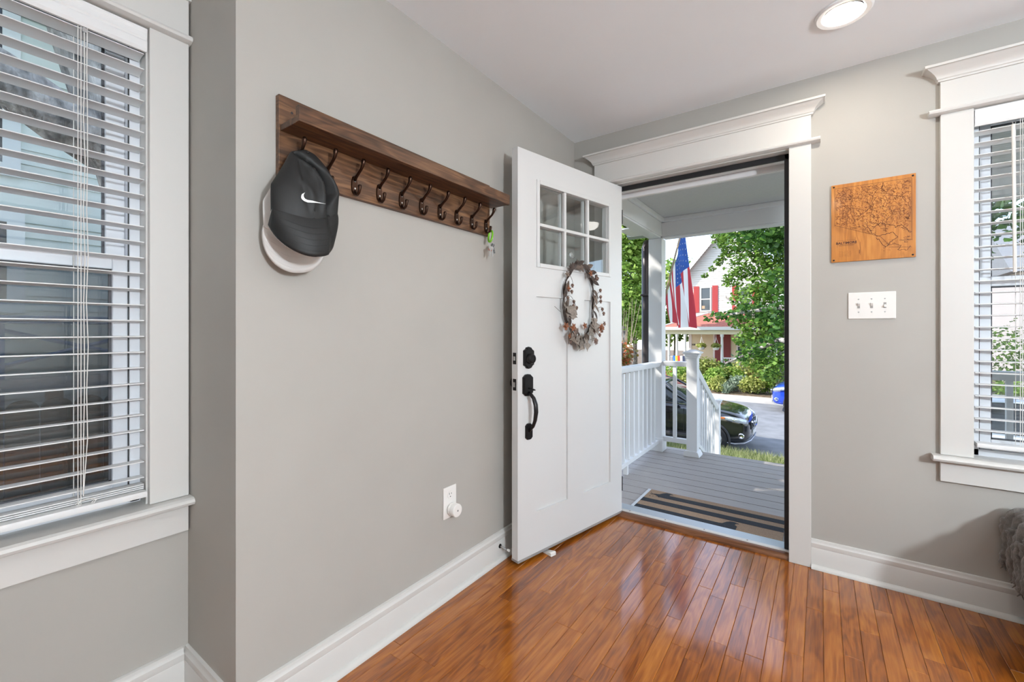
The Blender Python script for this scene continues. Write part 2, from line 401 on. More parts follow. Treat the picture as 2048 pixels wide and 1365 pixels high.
# ------------------------------------------------------------------ windows (local frame: opening x 0..WW, room at -y)
SCREEN = glass_mat('insect_screen', (.5, .52, .55, 1)); SCREEN_L = glass_mat('clear_screen', (.85, .86, .87, 1))
def window(name, loc, rz, screen):
    e = struct(thing(name, loc=loc, rz=rz)); L = dict(parent=e, local=True)
    c = .102
    for x0 in (-c, WW): MB().box(x0, x0 + c, -.021, 0, WZ0 + .004, WZ1).build('side_casing', M_trim, e, local=True, bevel=.002)
    head(e, -c, WW + c, WZ1, M_trim)
    # stool with a rounded nose, apron
    MB().prism([(.12, WZ0 - .022), (.12, WZ0 + .003), (-.05, WZ0 + .003), (-.059, WZ0 - .002), (-.063, WZ0 - .010), (-.059, WZ0 - .018), (-.05, WZ0 - .022)], 'x', 0, WW).build('stool', M_trim, e, local=True, smooth=True, ang=.5)
    for xx in ((-c - .028, 0), (WW, WW + c + (.028 if screen == 0 else .004))):
        MB().prism([(0, WZ0 - .022), (0, WZ0 + .003), (-.05, WZ0 + .003), (-.059, WZ0 - .002), (-.063, WZ0 - .010), (-.059, WZ0 - .018), (-.05, WZ0 - .022)], 'x', *xx).build('stool_horn', M_trim, e, local=True, smooth=True, ang=.5)
    MB().box(-c, WW + c, -.019, 0, WZ0 - .112, WZ0 - .022).build('apron', M_trim, e, local=True, bevel=.002)
    # jamb lining
    for x0, x1 in ((-.01, .004), (WW - .004, WW + .01)): MB().box(x0, x1, .0, .145, WZ0, WZ1).build('jamb', M_trim, e, local=True)
    MB().box(-.01, WW + .01, 0, .145, WZ1 - .006, WZ1 + .001).build('head_jamb', M_trim, e, local=True)
    # vinyl tracks
    for x0, x1 in ((.004, .030), (WW - .030, WW - .004)): MB().box(x0, x1, .055, .145, WZ0 + .003, WZ1 - .006).build('sash_track', M_vinyl, e, local=True, bevel=.002)
    for x0 in (.0295, WW - .0325): MB().box(x0, x0 + .003, .060, .064, WZ0 + .003, WZ1 - .006).build('track_seam', M_black, e, local=True)
    MB().box(.0, WW, .055, .15, WZ0 + .003, WZ0 + .03).build('sill_track', M_vinyl, e, local=True)
    zm = 1.385
    def sash(nm, z0, z1, y0, y1, tr, br, st):
        s_ = MB(); s_.box(.03, .03 + st, y0, y1, z0, z1); s_.box(WW - .03 - st, WW - .03, y0, y1, z0, z1)
        s_.box(.03 + st, WW - .03 - st, y0, y1, z0, z0 + br); s_.box(.03 + st, WW - .03 - st, y0, y1, z1 - tr, z1)
        o = s_.build(nm, M_vinyl, e, local=True, bevel=.003)
        yg = (y0 + y1)/2
        MB().box(.03 + st, WW - .03 - st, yg - .002, yg + .002, z0 + br, z1 - tr).build('pane', M_glass, o, local=True)
        g = MB()
        for a in (.03 + st, WW - .036 - st): g.box(a, a + .006, yg - .004, yg + .004, z0 + br, z1 - tr)
        for a in (z0 + br, z1 - tr - .006): g.box(.03 + st, WW - .03 - st, yg - .004, yg + .004, a, a + .006)
        g.build('glazing_gasket', mat('gasket', (.08, .08, .09), .6), o, local=True)
    sash('upper_sash', zm - .02, WZ1 - .006, .104, .138, .04, .042, .046)
    sash('lower_sash', WZ0 + .03, zm + .022, .066, .100, .042, .045, .038)
    s_ = MB(); s_.box(.035, WW - .035, .1435, .1445, WZ0 + .03, zm)
    s_.build('insect_screen', SCREEN if screen else SCREEN_L, e, local=True)
    f_ = MB(); f_.box(.035, .05, .14, .148, WZ0 + .03, zm); f_.box(WW - .05, WW - .035, .14, .148, WZ0 + .03, zm)
    f_.box(.05, WW - .05, .14, .148, WZ0 + .03, WZ0 + .045); f_.box(.05, WW - .05, .14, .148, zm - .015, zm)
    f_.build('screen_frame', mat('screen_frame', (.03, .03, .035), .5) if screen else M_vinyl, e, local=True)
    return e
window('window_1', (XR, LY0, 0), R(90), 1)
window('window_2', (WX0, 0, 0), 0, 0)

def blind(label, loc, rz, cords, wand, stack, ztop, zbot, tilt):
    """2-inch slat blind hung inside the opening; local frame as the window's"""
    e = thing('window_blind', label, 'blind', loc, rz)
    L = dict(local=True)
    x0, x1 = .008, WW - .008; yc = .026
    MB().box(x0, x1, .004, .048, WZ1 - .052, WZ1 - .008).build('headrail', mat('headrail', (.72, .74, .76), .4), e, **L)
    MB().prism([(.0, WZ1 - .075), (-.008, WZ1 - .075), (-.0125, WZ1 - .066), (-.0125, WZ1 - .045), (-.009, WZ1 - .040), (-.0125, WZ1 - .034), (-.0125, WZ1 - .020), (-.016, WZ1 - .012), (-.016, WZ1 - .007), (.0, WZ1 - .007)], 'x', x0 - .004, x1 + .004).build('valance', M_slat, e, smooth=True, ang=.4, **L)
    # one slat: slightly crowned strip, 50 mm wide
    def slat_mesh():
        n = 6; m = MB(); w2 = .025
        top = [(-w2 + 2*w2*i/n, .0022 * (1 - (2*i/n - 1)**2) + .0012) for i in range(n + 1)]
        bot = [(a, b - .0026) for a, b in top]
        m.prism(top[::-1] + bot, 'x', -(x1 - x0)/2, (x1 - x0)/2)
        return m
    zs = []; z = ztop
    while z > zbot + .022: zs.append(z); z -= .0485
    for i in range(stack): zs.append(zbot + .020 + .0052 * i)
    s0 = slat_mesh().build('slat', M_slat, e, smooth=True, ang=.5, local=True)
    for i, z in enumerate(zs):
        o = s0 if i == 0 else inst(s0, e)
        o.location = ((x0 + x1)/2, yc, z); o.rotation_euler = (R(random.uniform(-1, 1) + tilt - (4 if i < 2 else 0)), 0, R(random.uniform(-.1, .1)))
    br = MB().prism([(-.026, zbot), (.026, zbot), (.028, zbot + .008), (.026, zbot + .017), (-.026, zbot + .017), (-.028, zbot + .008)], 'x', x0, x1).build('bottom_rail', M_slat, e, smooth=True, ang=.5, **L)
    for xc in cords:
        for dy in (-.0265, .0265):
            MB().tube([(xc, yc + dy, WZ1 - .05), (xc, yc + dy, zbot + .01)], .0011, 5).build('ladder_cord', M_cord, e, **L)
        MB().tube([(xc + .006, yc - .0275, WZ1 - .05), (xc + .006, yc - .0275, zbot + .01)], .0012, 5).build('lift_cord', M_cord, e, **L)
    if stack:
        xc = cords[-1]
        for a in range(2):
            pts = [(xc + .012 + .006*a, yc - .031 - .002*a, WZ1 - .07)] + [(xc + .012 + .006*a + .002*math.sin(t*9 + a), yc - .031 - .002*a, WZ1 - .07 - t*.13) for t in range(1, 10)] + [(xc + .010, yc - .032, zbot + .04)]
            MB().tube(pts, .0012, 5).build('pull_cord', M_cord, e, **L)
        pts = []
        for t in range(40):
            q = t / 39 * 6 * math.pi; pts.append((xc + .015 + .022*math.cos(q)*(1 - t/90), yc - .036 - .003*math.sin(t*.7), zbot + .022 + .009*math.sin(q*1.0)))
        MB().tube(pts, .0011, 5).build('cord_bundle', M_cord, e, **L)
        MB().box(xc + .008, xc + .018, yc - .034, yc - .028, WZ1 - .09, WZ1 - .078).build('cord_lock', M_steel, e, **L)
    if wand is not None:
        m = MB(); m.tube([(wand, -.024, WZ1 - .10), (wand + .004, -.026, WZ1 - .70)], .0055, 6); m.build('tilt_wand', mat('wand', (.76, .74, .70), .35), e, smooth=True, ang=.5, **L)
        MB().tube([(wand, -.012, WZ1 - .085), (wand, -.022, WZ1 - .10)], .002, 6).build('wand_clip', M_steel, e, **L)
    return e
blind('white slat blind in the side window beside the coat rack wall', (XR, LY0, 0), R(90), (.155, .755), None, 3, 2.03, .668, -4)
blind('white slat blind in the front window right of the wooden map', (WX0, 0, 0), 0, (.135, .75), .110, 0, 2.015, .688, -1)

# ------------------------------------------------------------------ front door (local: x from hinge to free edge, visible face y=0, slab to y=-.043)
dr = struct(thing('door_1', loc=(.322, .025, 0), rz=R(-102.28)))
DW, DB, DT, TH = .906, .030, 2.090, .043
U0, U1, PZ0, PZ1, LZ0, LZ1 = .122, .774, .239, 1.352, 1.504, 1.958     # panel / lite extents
UM0, UM1 = .378, .526
m = MB()
xs = [0, U0, UM0, UM1, U1, DW]; zs = [DB, PZ0, PZ1, LZ0, LZ1, DT]
for a, b in ((0, U0), (U1, DW)): m.box(a, b, -TH, 0, DB, DT)          # stiles
for a, b in ((DB, PZ0), (PZ1, LZ0), (LZ1, DT)): m.box(U0, U1, -TH, 0, a, b)   # rails
m.box(UM0, UM1, -TH, 0, PZ0, PZ1)                                     # mullion
slab = m.build('slab', M_door, dr, local=True)
for a, b in ((U0, UM0), (UM1, U1)): box('panel', M_door, a, b, -TH + .010, -.011, PZ0, PZ1, dr, local=True)
# lite frame
m = MB(); fw = .022
for y0, y1 in ((-.004, .006), (-TH - .006, -TH + .004)):
    m.box(U0, U0 + fw, y0, y1, LZ0, LZ1); m.box(U1 - fw, U1, y0, y1, LZ0, LZ1)
    m.box(U0 + fw, U1 - fw, y0, y1, LZ0, LZ0 + fw); m.box(U0 + fw, U1 - fw, y0, y1, LZ1 - fw, LZ1)
lf = m.build('lite_frame', M_door, dr, local=True, bevel=.003)
a0, a1, b0, b1 = U0 + fw, U1 - fw, LZ0 + fw, LZ1 - fw
mw = .017
m = MB()
for y0, y1 in ((-.014, .004), (-TH - .004, -TH + .014)):
    for i in (1, 2):
        xc = a0 + (a1 - a0) * i / 3; m.box(xc - mw/2, xc + mw/2, y0, y1, b0, b1)
    zc = (b0 + b1) / 2 - .004; m.box(a0, a1, y0, y1 - .0005, zc - mw/2, zc + mw/2)
m.build('muntin', M_door, dr, local=True, bevel=.003)
# edge liner round the glass
m = MB(); m.box(a0 - .022, a0, -TH + .004, -.004, b0 - .022, b1 + .022); m.box(a1, a1 + .022, -TH + .004, -.004, b0 - .022, b1 + .022)
m.box(a0, a1, -TH + .004, -.004, b0 - .022, b0); m.box(a0, a1, -TH + .004, -.004, b1, b1 + .022); m.build('glass_liner', M_door, dr, local=True)
for i in range(3):
    for j in range(2):
        xa = a0 + (a1 - a0) * i / 3 + (mw/2 if i else 0); xb = a0 + (a1 - a0) * (i + 1) / 3 - (mw/2 if i < 2 else 0)
        za, zb = (b0, zc - mw/2) if j == 0 else (zc + mw/2, b1)
        box('pane', M_glass, xa, xb, -.0245, -.0185, za, zb, dr, local=True)
# sweep, hinges, edge plates
box('door_sweep', mat('sweep', (.28, .26, .25), .5), 0, DW, -TH - .004, .003, DB - .012, DB + .0, dr, .001, local=True)
for z in (.20, 1.05, 1.90):
    MB().tube([(-.006, -.004, z - .045), (-.006, -.004, z + .045)], .006, 10).build('hinge', M_bronze, dr, local=True, smooth=True)
for z, bolt in ((1.036, 'bolt'), (.905, 'latch')):
    p_ = MB().box(DW - .001, DW + .0022, -.034, -.011, z - .029, z + .029).build('edge_plate', M_bronze, dr, local=True, bevel=.001)
    if bolt == 'bolt': MB().box(DW, DW + .004, -.029, -.016, z - .010, z + .010).build('dead_bolt', M_steel, p_, local=True, bevel=.001)
    else: MB().prism([(DW, -.029), (DW + .011, -.029), (DW + .004, -.016), (DW, -.016)], 'z', z - .012, z + .012).build('latch_bolt', M_steel, p_, local=True)
def esc(c, w_, h_, y0, y1, shape):
    """escutcheon with stepped shoulders, pointed top and bottom"""
    m = MB(); cx, cz = c; P = []
    pts = [(0, .5), (.22, .47), (.30, .40), (.5, .33), (.5, -.33), (.30, -.40), (.22, -.47), (0, -.5)] if shape == 0 else [(.0, .5), (.25, .48), (.5, .36), (.5, -.36), (.25, -.48), (0, -.5)]
    full = pts + [(-a, b) for a, b in pts[::-1][1:-1]]
    def lay(k): return [(cx + a * w_ * k, cz + b * h_ * (1 - (1 - k) * w_ / h_)) for a, b in full]
    n = len(full); A = lay(1); B = lay(.86)
    vs_ = [(a, y0, b) for a, b in A] + [(a, y0 + (y1 - y0) * .55, b) for a, b in A] + [(a, y1, b) for a, b in B]
    m.add(vs_, [tuple(range(n)), tuple(range(2*n, 3*n))[::-1]] + [(k*n + i, (k+1)*n + i, (k+1)*n + (i+1) % n, k*n + (i+1) % n) for k in range(2) for i in range(n)])
    return m
ds = esc((.836, 1.038), .068, .112, 0, .016, 0).build('deadbolt', M_bronze, dr, local=True, smooth=True, ang=.35)
MB().lathe([(.026, .014), (.0255, .030), (.023, .036), (.017, .038), (.016, .036), (.002, .036)], (.836, 0, 1.034), 24, 'y').build('lock_cylinder', M_bronze, ds, local=True, smooth=True, ang=.5)
MB().box(.8345, .8375, .0355, .0368, 1.028, 1.040).build('keyhole', M_black, ds, local=True)
hs = esc((.842, .900), .066, .112, 0, .016, 1).build('handleset', M_bronze, dr, local=True, smooth=True, ang=.35)
pts = [(.842, .012, .862), (.842, .028, .855), (.840, .046, .838), (.838, .058, .806), (.837, .060, .770), (.836, .052, .728), (.834, .036, .695), (.833, .020, .680), (.833, .008, .668)]
MB().tube(pts, [.010, .0095, .010, .0115, .0115, .010, .009, .0085, .010], 10, flat=(1.15, .85)).build('grip', M_bronze, hs, local=True, smooth=True, ang=2)
MB().tube([(.840, .014, .885), (.838, .030, .884), (.836, .044, .879), (.830, .050, .878)], [.006, .0055, .007, .003], 8, flat=(1.5, .6)).build('thumb_lever', M_bronze, hs, local=True, smooth=True, ang=2)
esc((.833, .664), .046, .084, 0, .012, 1).build('lower_escutcheon', M_bronze, hs, local=True, smooth=True, ang=.35)
# inside trim on the wall side
MB().lathe([(.030, 0), (.029, -.008), (.012, -.012), (.011, -.035), (.026, -.042), (.028, -.055), (.018, -.066), (.002, -.068)], (.842, -TH, .905), 20, 'y').build('inside_knob', M_bronze, dr, local=True, smooth=True)

# wreath on a suction hook
DM = wm(dr)
def dp(u, y, z): return DM @ Vector((u, y, z))
def dbuild(mb, name, mt, parent, **k):
    mb.xf(DM); return mb.build(name, mt, parent, **k)
sh = thing('suction_hook', 'clear suction hook on the door glass above the wreath', 'hook', dp(.478, -.0185, 1.60), R(-102.28))
M_clear = mat('clear_plastic', (.85, .86, .86), .1, trans=.85)
MB().lathe([(.018, 0.0004), (.017, .003), (.009, .006), (.006, .012), (.001, .013)], (0, 0, 0), 20, 'y').build('cup', M_clear, sh, local=True, smooth=True)
MB().tube([(0, .010, .0), (0, .014, -.012), (0, .020, -.019), (0, .026, -.014)], .0022, 8).build('hook_arm', M_clear, sh, local=True, smooth=True)

wr = thing('wreath', 'oval twig wreath of dried leaves and berries hanging on the open door', 'wreath', dp(.44, .02, 1.11), R(-102.28))
M_twig = mat('twig', (.045, .030, .024), .7, noise=.4, nscale=60)
M_lf = [mat('dry_leaf_%d' % i, c, .6, noise=.35, nscale=90) for i, c in enumerate([(.12, .085, .065), (.18, .135, .105), (.055, .036, .028), (.22, .185, .155)])]
M_rust = mat('rust_petal', (.22, .075, .03), .6, noise=.3, nscale=80)
M_berry = mat('dried_berry', (.17, .10, .075), .5, noise=.4, nscale=120)
def oval(t, k=1.0, off=0):
    a = .131 * k; b = .208 * k
    return (.446 - a * math.sin(t) * (1 + .05*math.sin(3*t)), .018 + off, 1.338 + b * math.cos(t))
rnd = random.Random(3)
for j in range(3):
    pts = []; ph = rnd.uniform(0, 6)
    for i in range(64):
        t = 2 * math.pi * i / 64; p = oval(t)
        pts.append((p[0] + .006*math.cos(7*t + ph + j*2), p[1] + .005*math.sin(7*t + ph + j*2), p[2] + .004*math.sin(5*t + ph)))
    dbuild(MB().tube(pts, [.0032 + .0012*math.sin(i*.9) for i in range(64)], 6, closed=True), 'vine', M_twig, wr, smooth=True, ang=2)
def leaf(c, dirv, nrm, Ln, Wd, lobes=0, fold=.25):
    """a veined leaf blade with a mid-rib fold"""
    d = Vector(dirv).normalized(); n_ = Vector(nrm); n_ = (n_ - d * n_.dot(d)).normalized(); s_ = d.cross(n_)
    m = MB(); k = 9; prof = []
    for i in range(k):
        t = i / (k - 1); w_ = math.sin(math.pi * t ** .8) ** .8 * Wd / 2
        if lobes: w_ *= 1 + .45 * math.sin(t * math.pi * lobes * 2)
        prof.append((t, max(w_, .0004)))
    for t, w_ in prof:
        bend = .12 * Ln * t * t
        p = Vector(c) + d * (Ln * t) - n_ * bend
        m.v += [tuple(p + s_ * w_ + n_ * w_ * fold), tuple(p), tuple(p - s_ * w_ + n_ * w_ * fold)]
    m.n = len(m.v)
    for i in range(k - 1):
        a = 3*i; m.f += [(a, a+1, a+4, a+3), (a+1, a+2, a+5, a+4)]
    return m
def put_leaf(t, k, Ln, Wd, mi, ang, lob=0, lift=.3):
    p = oval(t, k, .006)
    tang = Vector((-math.cos(t) * .122, 0, -math.sin(t) * .208)).normalized()
    out = Vector((-math.sin(t), 0, math.cos(t)))
    d = tang * math.cos(ang) + out * math.sin(ang) + Vector((0, lift, 0))
    dbuild(leaf(p, d, (rnd.uniform(-.3, .3), 1, rnd.uniform(-.3, .3)), Ln, Wd, lob), 'leaf', M_lf[mi], wr, solid=.0006)
# t: 0 top, pi/2 = hinge side (right in the picture is smaller u)
for t in (.25, .05, -.2, -.45, -.7, .5, .75, .95, .15, -.1, -.33, .62, -.58, .38): put_leaf(t, 1.02, .055, .026, rnd.choice((0, 2, 2)), rnd.uniform(-1.2, 1.2))
for t in (1.2, 1.35, 1.5, 1.62, 1.8, 2.0, -1.3, -1.5, -1.75, -1.9, -2.3): put_leaf(t, 1.0, .06, .024, rnd.choice((0, 2, 1)), rnd.uniform(-.7, .7))
for t, a_ in ((-1.62, -2.6), (-1.85, -2.2), (-2.0, -1.2), (2.0, .2), (2.15, .9), (2.25, -.2), (2.4, .6), (3.0, .8), (3.1, .2), (3.25, 1.2), (2.85, 1.3), (3.4, .5)):
    put_leaf(t, 1.0, rnd.uniform(.075, .095), rnd.uniform(.05, .06), rnd.choice((1, 3, 3)), a_, 2, .35)
for i in range(18):
    t = rnd.uniform(2.3, 4.1); put_leaf(t, rnd.uniform(.95, 1.08), rnd.uniform(.03, .05), .02, rnd.choice((0, 1, 2)), rnd.uniform(-1.8, 1.8))
def spray(p0, p1, berries, r=.009):
    p0 = Vector(p0); p1 = Vector(p1); mid = (p0 + p1)/2 + Vector((0, .014, .022))
    dbuild(MB().tube([p0*(1-q)**2 + mid*(2*q*(1-q)) + p1*q*q for q in [i/8 for i in range(9)]], .0011, 5), 'stem', M_twig, wr, smooth=True)
    for b in range(berries):
        c = p1 + Vector((rnd.uniform(-.008, .008), .004*b, rnd.uniform(-.008, .008) - .018*b))
        mm = MB().sphere(c, r, 10, 7, (1, 1, 1.08))
        for q in range(5):
            a = q/5*2*math.pi; mm.tube([c + Vector((0, 0, -r*.9)), c + Vector((.006*math.cos(a), .006*math.sin(a), -r*1.55))], [.0022, .0006], 4)
        dbuild(mm, 'berry', M_berry, wr, smooth=True, ang=2)
def Wp(px, py, y=.03):   # wreath points read on the door plane
    d = _F + _Rt * ((px - 1024) / 868) + Vector((0, 0, 1)) * ((660.7 - py) / 868)
    uy = Vector((math.cos(R(-12.28)), math.sin(R(-12.28)), 0)); h0 = Vector((.322, .025, 0)) + uy * y
    t = (h0 - CAM).dot(uy) / d.dot(uy); return DM.inverted() @ (CAM + d * t)
for a, b, nb in (((1134, 548), (1146, 570), 1), ((1130, 560), (1138, 578), 1), ((1125, 577), (1134, 594), 1), ((1134, 592), (1147, 604), 2), ((1136, 600), (1152, 613), 1), ((1126, 590), (1143, 586), 1),
                 ((1188, 597), (1201, 583), 1), ((1190, 605), (1200, 595), 1), ((1190, 612), (1203, 604), 1), ((1194, 618), (1206, 619), 2), ((1186, 568), (1192, 553), 2), ((1186, 545), (1195, 556), 1),
                 ((1150, 672), (1141, 684), 1), ((1180, 680), (1191, 683), 1), ((1190, 660), (1202, 657), 2), ((1188, 650), (1198, 668), 1), ((1178, 660), (1189, 663), 1)):
    spray(Wp(*a), Wp(*b), nb)
dbuild(MB().tube([Wp(1122, 625), Wp(1109, 613)], .001, 5), 'stem', M_twig, wr)
def flower(px, py, r, petals, mt):
    c = Wp(px, py, .034); mm = MB()
    for q in range(petals):
        a = q / petals * 2 * math.pi + rnd.uniform(-.2, .2)
        l_ = leaf(c, (math.cos(a), .25, math.sin(a)), (0, 1, 0), r, r * .55, 0, .3); mm.add(l_.v, l_.f)
    mm.sphere(c + Vector((0, .003, 0)), r * .3, 8, 5)
    dbuild(mm, 'flower', mt, wr, smooth=True, ang=2)
for px, py, r, n_, mt in ((1181, 547, .022, 5, M_rust), (1137, 577, .020, 4, M_rust), (1141, 534, .022, 5, M_lf[2]), (1154, 525, .020, 5, M_lf[2]), (1131, 653, .026, 6, M_rust), (1146, 655, .026, 6, M_rust), (1149, 661, .022, 5, M_berry), (1169, 652, .022, 5, M_rust), (1202, 657, .030, 9, M_rust), (1208, 648, .018, 6, M_berry), (1191, 683, .024, 10, M_berry), (1188, 664, .020, 6, M_berry), (1134, 549, .022, 5, M_lf[1]), (1139, 672, .018, 5, M_rust)):
    flower(px, py, r, n_, mt)

# ------------------------------------------------------------------ coat rack
Y0, Y1 = -1.971, -.945
ck = thing('coat_rack', 'dark wooden wall coat rack with shelf and ten bronze hooks', 'coat rack', (0, (Y0 + Y1)/2, 1.642))
box('back_board', M_rack, .0005, .020, Y0, Y1, 1.642, 1.893, ck, .0015)
box('shelf', M_rack, .0205, .112, Y0 + .004, Y1 + .012, 1.782, 1.800, ck, .0015)
box('shelf_lip', M_rack, .1125, .132, Y0 + .002, Y1 + .014, 1.781, 1.829, ck, .0015)
for z in (1.85, 1.70): 
    for y in (Y0 + .04, Y1 - .04): MB().lathe([(.004, .0201), (.004, .0206)], (0, y, z), 10, 'x').build('screw', M_black, ck)
def hook_geo(y):
    a = MB(); z = 1.690
    # wall plate
    pl = [(-.011, -.028), (-.013, -.012), (-.012, .008), (-.008, .024), (0, .030), (.008, .024), (.012, .008), (.013, -.012), (.011, -.028), (.005, -.036), (-.005, -.036)]
    n = len(pl)
    a.add([(.0202, y + p, z + q) for p, q in pl] + [(.0245, y + p*.85, z + q*.92) for p, q in pl], [tuple(range(n)), tuple(range(n, 2*n))[::-1]] + [(i, n+i, n+(i+1) % n, (i+1) % n) for i in range(n)])
    up = MB().tube([(.022, y, z + .012), (.030, y, z + .022), (.046, y, z + .034), (.060, y, z + .044), (.069, y, z + .056), (.073, y, z + .070), (.0735, y, z + .076)], [.006, .0055, .005, .005, .006, .0082, .0055], 8)
    dn = MB().tube([(.022, y, z - .026), (.028, y, z - .036), (.038, y, z - .040), (.047, y, z - .034), (.051, y, z - .022), (.052, y, z - .012), (.0525, y, z - .008)], [.006, .0055, .005, .005, .0055, .007, .0045], 8)
    return a, up, dn
HK = [-1.920 + i * .1046 for i in range(10)]
h0 = None
for i, y in enumerate(HK):
    if i == 0:
        a, up, dn = hook_geo(y)
        h0 = a.build('hook', M_hook, ck, smooth=True, ang=.5)
        up.build('upper_prong', M_hook, h0, smooth=True, ang=2); dn.build('lower_prong', M_hook, h0, smooth=True, ang=2)
        for dz in (.010, -.016): MB().lathe([(.0035, .0244), (.0032, .0256), (.001, .0258)], (0, y, 1.690 + dz), 10, 'x').build('screw', M_steel, h0, smooth=True)
    else:
        c = copy_tree(h0, ck); c.location = h0.location + Vector((0, y - HK[0], 0))

# ------------------------------------------------------------------ two caps on the first hook
def cap(label, mt, mbrim, munder, dy, dz, dx, logo, tilt, flat=1.0):
    e = thing('baseball_cap', label, 'cap', (.03 + dx, -1.918 + dy, 1.40 + dz), group=None)
    def yw(t): return .036 + .066 * min(1, t / .62) ** .8            # half width along the wall, t 0 top..1 brim seam
    def dep(t): return (.030 + .075 * math.sin(min(1, t * 1.05) * math.pi * .52)) * flat
    def P(u, t):
        q = 2 * math.pi * u; z = 1.726 - .196 * t + dz
        c, s_ = math.cos(q), math.sin(q)
        hw = yw(t); d = dep(t)
        y = hw * c * (1 + .02 * math.sin(5*q + 7*t)); x = d * (.5 + .5 * s_) if s_ > 0 else d * (.5 + .34 * s_)
        if logo:
            ce = float(np.interp(t, (0, .05, .26, .47, .70, .95, 1), (-.95, -.75, .05, .32, .38, .46, .48)))   # edge of the front panel folded over the hollow
            k_ = c - ce; fr = max(0, s_) ** .5
            crease = math.exp(-(k_ / (.30 if k_ > 0 else .035)) ** 2)
            x -= float(np.interp(t, (0, .1, .3, .6, .85, 1), (.0, .030, .056, .052, .026, .010))) * crease * fr
            x += .012 * math.exp(-((k_ + .13) / .10) ** 2) * fr * math.sin(math.pi * t)
            x += .007 * math.exp(-((c + .35 + .3*math.sin(6*t)) / .12) ** 2) * fr * math.sin(math.pi * t) ** 2
            x -= .006 * math.exp(-((c + .62 - .5*t) / .08) ** 2) * fr * math.sin(math.pi * t)
            x += .012 * math.exp(-((c - .74 + .1*math.sin(9*t)) / .12) ** 2) * fr * math.sin(math.pi * t) ** 2
            y += .010 * math.sin(4.2 * t + .6) * (1 if c > 0 else .5)
        z += -.030 * max(0, s_) * t * (1 - .55 * c * c) + .016 * c * t - (.014 * (1 - t) * (1 if c < 0 else .2) * abs(c))
        y += -.004 * t + .014 * (1 - t) * 0
        return (.016 + dx + x, -1.921 + dy + y, z)
    m = MB().grid(P, 144, 44, closed_u=True)
    top = m.n; m.v.append((.036 + dx, -1.921 + dy, 1.728 + dz)); m.n += 1
    for i in range(144): m.f.append((i, (i+1) % 144, top)[::-1])
    cr = m.build('crown', mt, e, smooth=True, ang=2, solid=.0018)
    # brim: curved plate springing from the seam, arched across its width, dropping almost straight down
    def B(u, v, o=0):
        a = (u - .5) * 2                                   # -1..1 across
        px, py, pz = P(.25 - a * .215, 1.0)
        drop = .120 * v * (1 - abs(a) ** 2.8 * .62)
        x = px - .004 + (.022 * v - .046 * a * a * v + .010 * math.sin(math.pi * v)) * flat - o
        y = py + a * .004 * math.sin(math.pi * v)
        return (x, y + tilt * drop, pz + .010 - drop)
    b = MB().grid(lambda u, v: B(u, v), 28, 12); b.build('brim', mbrim, e, smooth=True, ang=2, solid=.003)
    MB().grid(lambda u, v: B(u, v, .0042), 28, 12).build('under_brim', munder, e, smooth=True, ang=2, solid=.001)
    for v in (.3, .45, .6, .74, .87):
        MB().tube([Vector(B(.06 + .88*i/24, v)) + Vector((.0017, 0, 0)) for i in range(25)], .0004, 4).build('stitch_line', mt, e)
    MB().sphere(P(.25, .03), .006, 8, 5, (1, 1, .6)).build('top_button', mt, e, smooth=True)
    if logo:
        # curved tick mark: thick hooked left end sweeping to a fine point on the right
        up = [(-.56, .56), (-.68, .42), (-.745, .26), (-.735, .10), (-.64, -.01), (-.45, -.06), (-.1, -.075), (.4, -.085), (1, -.095)]
        lo = [(-.60, .55), (-.87, .36), (-.97, .18), (-1, .0), (-.95, -.14), (-.78, -.25), (-.45, -.28), (.1, -.215), (1, -.11)]
        m2 = MB(); vs_ = []
        for a, c_ in up + lo:
            best = None; yt = -1.921 + dy - .016 + a * .034; zt = 1.556 + dz + c_ * .034
            for uu in range(0, 100):
                for tt in range(60, 100, 2):
                    q = P(uu/200, tt/100); er = (q[1]-yt)**2 + (q[2]-zt)**2
                    if best is None or er < best[0]: best = (er, q[0])
            vs_.append((best[1] + .0035, yt, zt))
        m2.add(vs_, [(i, i + 1, 10 + i, 9 + i)[::-1] for i in range(8)])
        m2.build('tick_mark', mat('logo_white', (.82, .82, .80), .5), e)
    return e
M_cap = mat('black_twill', (.009, .009, .009), .6, bump=.3, bscale=900, bdist=.0004)
M_wcap = mat('pale_twill', (.62, .60, .58), .7, bump=.2, bscale=600, bdist=.0004)
cap('pale grey cap mostly hidden behind the black cap on the coat rack', M_wcap, M_wcap, M_wcap, .004, -.036, .008, False, .0, .24)
cap('black baseball cap with a white curved tick mark on the first hook', M_cap, M_cap, M_wcap, 0, 0, .030, True, .0)

# ------------------------------------------------------------------ keys on the last hook
ke = thing('key_bunch', 'green carabiner with keys hanging from the last coat hook', 'keys', (.056, HK[9] + .004, 1.52))
yk = HK[9] - .002
M_green = mat('green_anodised', (.17, .50, .02), .3, metal=.3)
MB().tube([(.052 + .013*math.cos(t)*.9, yk + .006*math.sin(t), 1.632 + .028*math.sin(t)) for t in [i/20*2*math.pi for i in range(20)]], .0048, 8, closed=True).build('carabiner', M_green, ke, smooth=True, ang=2)
MB().tube([(.0625, yk + .002, 1.648), (.066, yk + .003, 1.617)], .0016, 6).build('carabiner_gate', M_steel, ke, smooth=True)
def ring(c, r, rr, tiltz, nm, mt):
    MB().tube([(c[0] + r*math.cos(t)*math.cos(tiltz), c[1] + r*math.cos(t)*math.sin(tiltz), c[2] + r*math.sin(t)) for t in [i/20*2*math.pi for i in range(20)]], rr, 6, closed=True).build(nm, mt, ke, smooth=True, ang=2)
ring((.056, yk, 1.594), .012, .001, 1.2, 'split_ring', M_steel)
ring((.054, yk - .004, 1.569), .010, .0018, 1.4, 'copper_ring', mat('copper', (.35, .08, .04), .35, metal=.6))
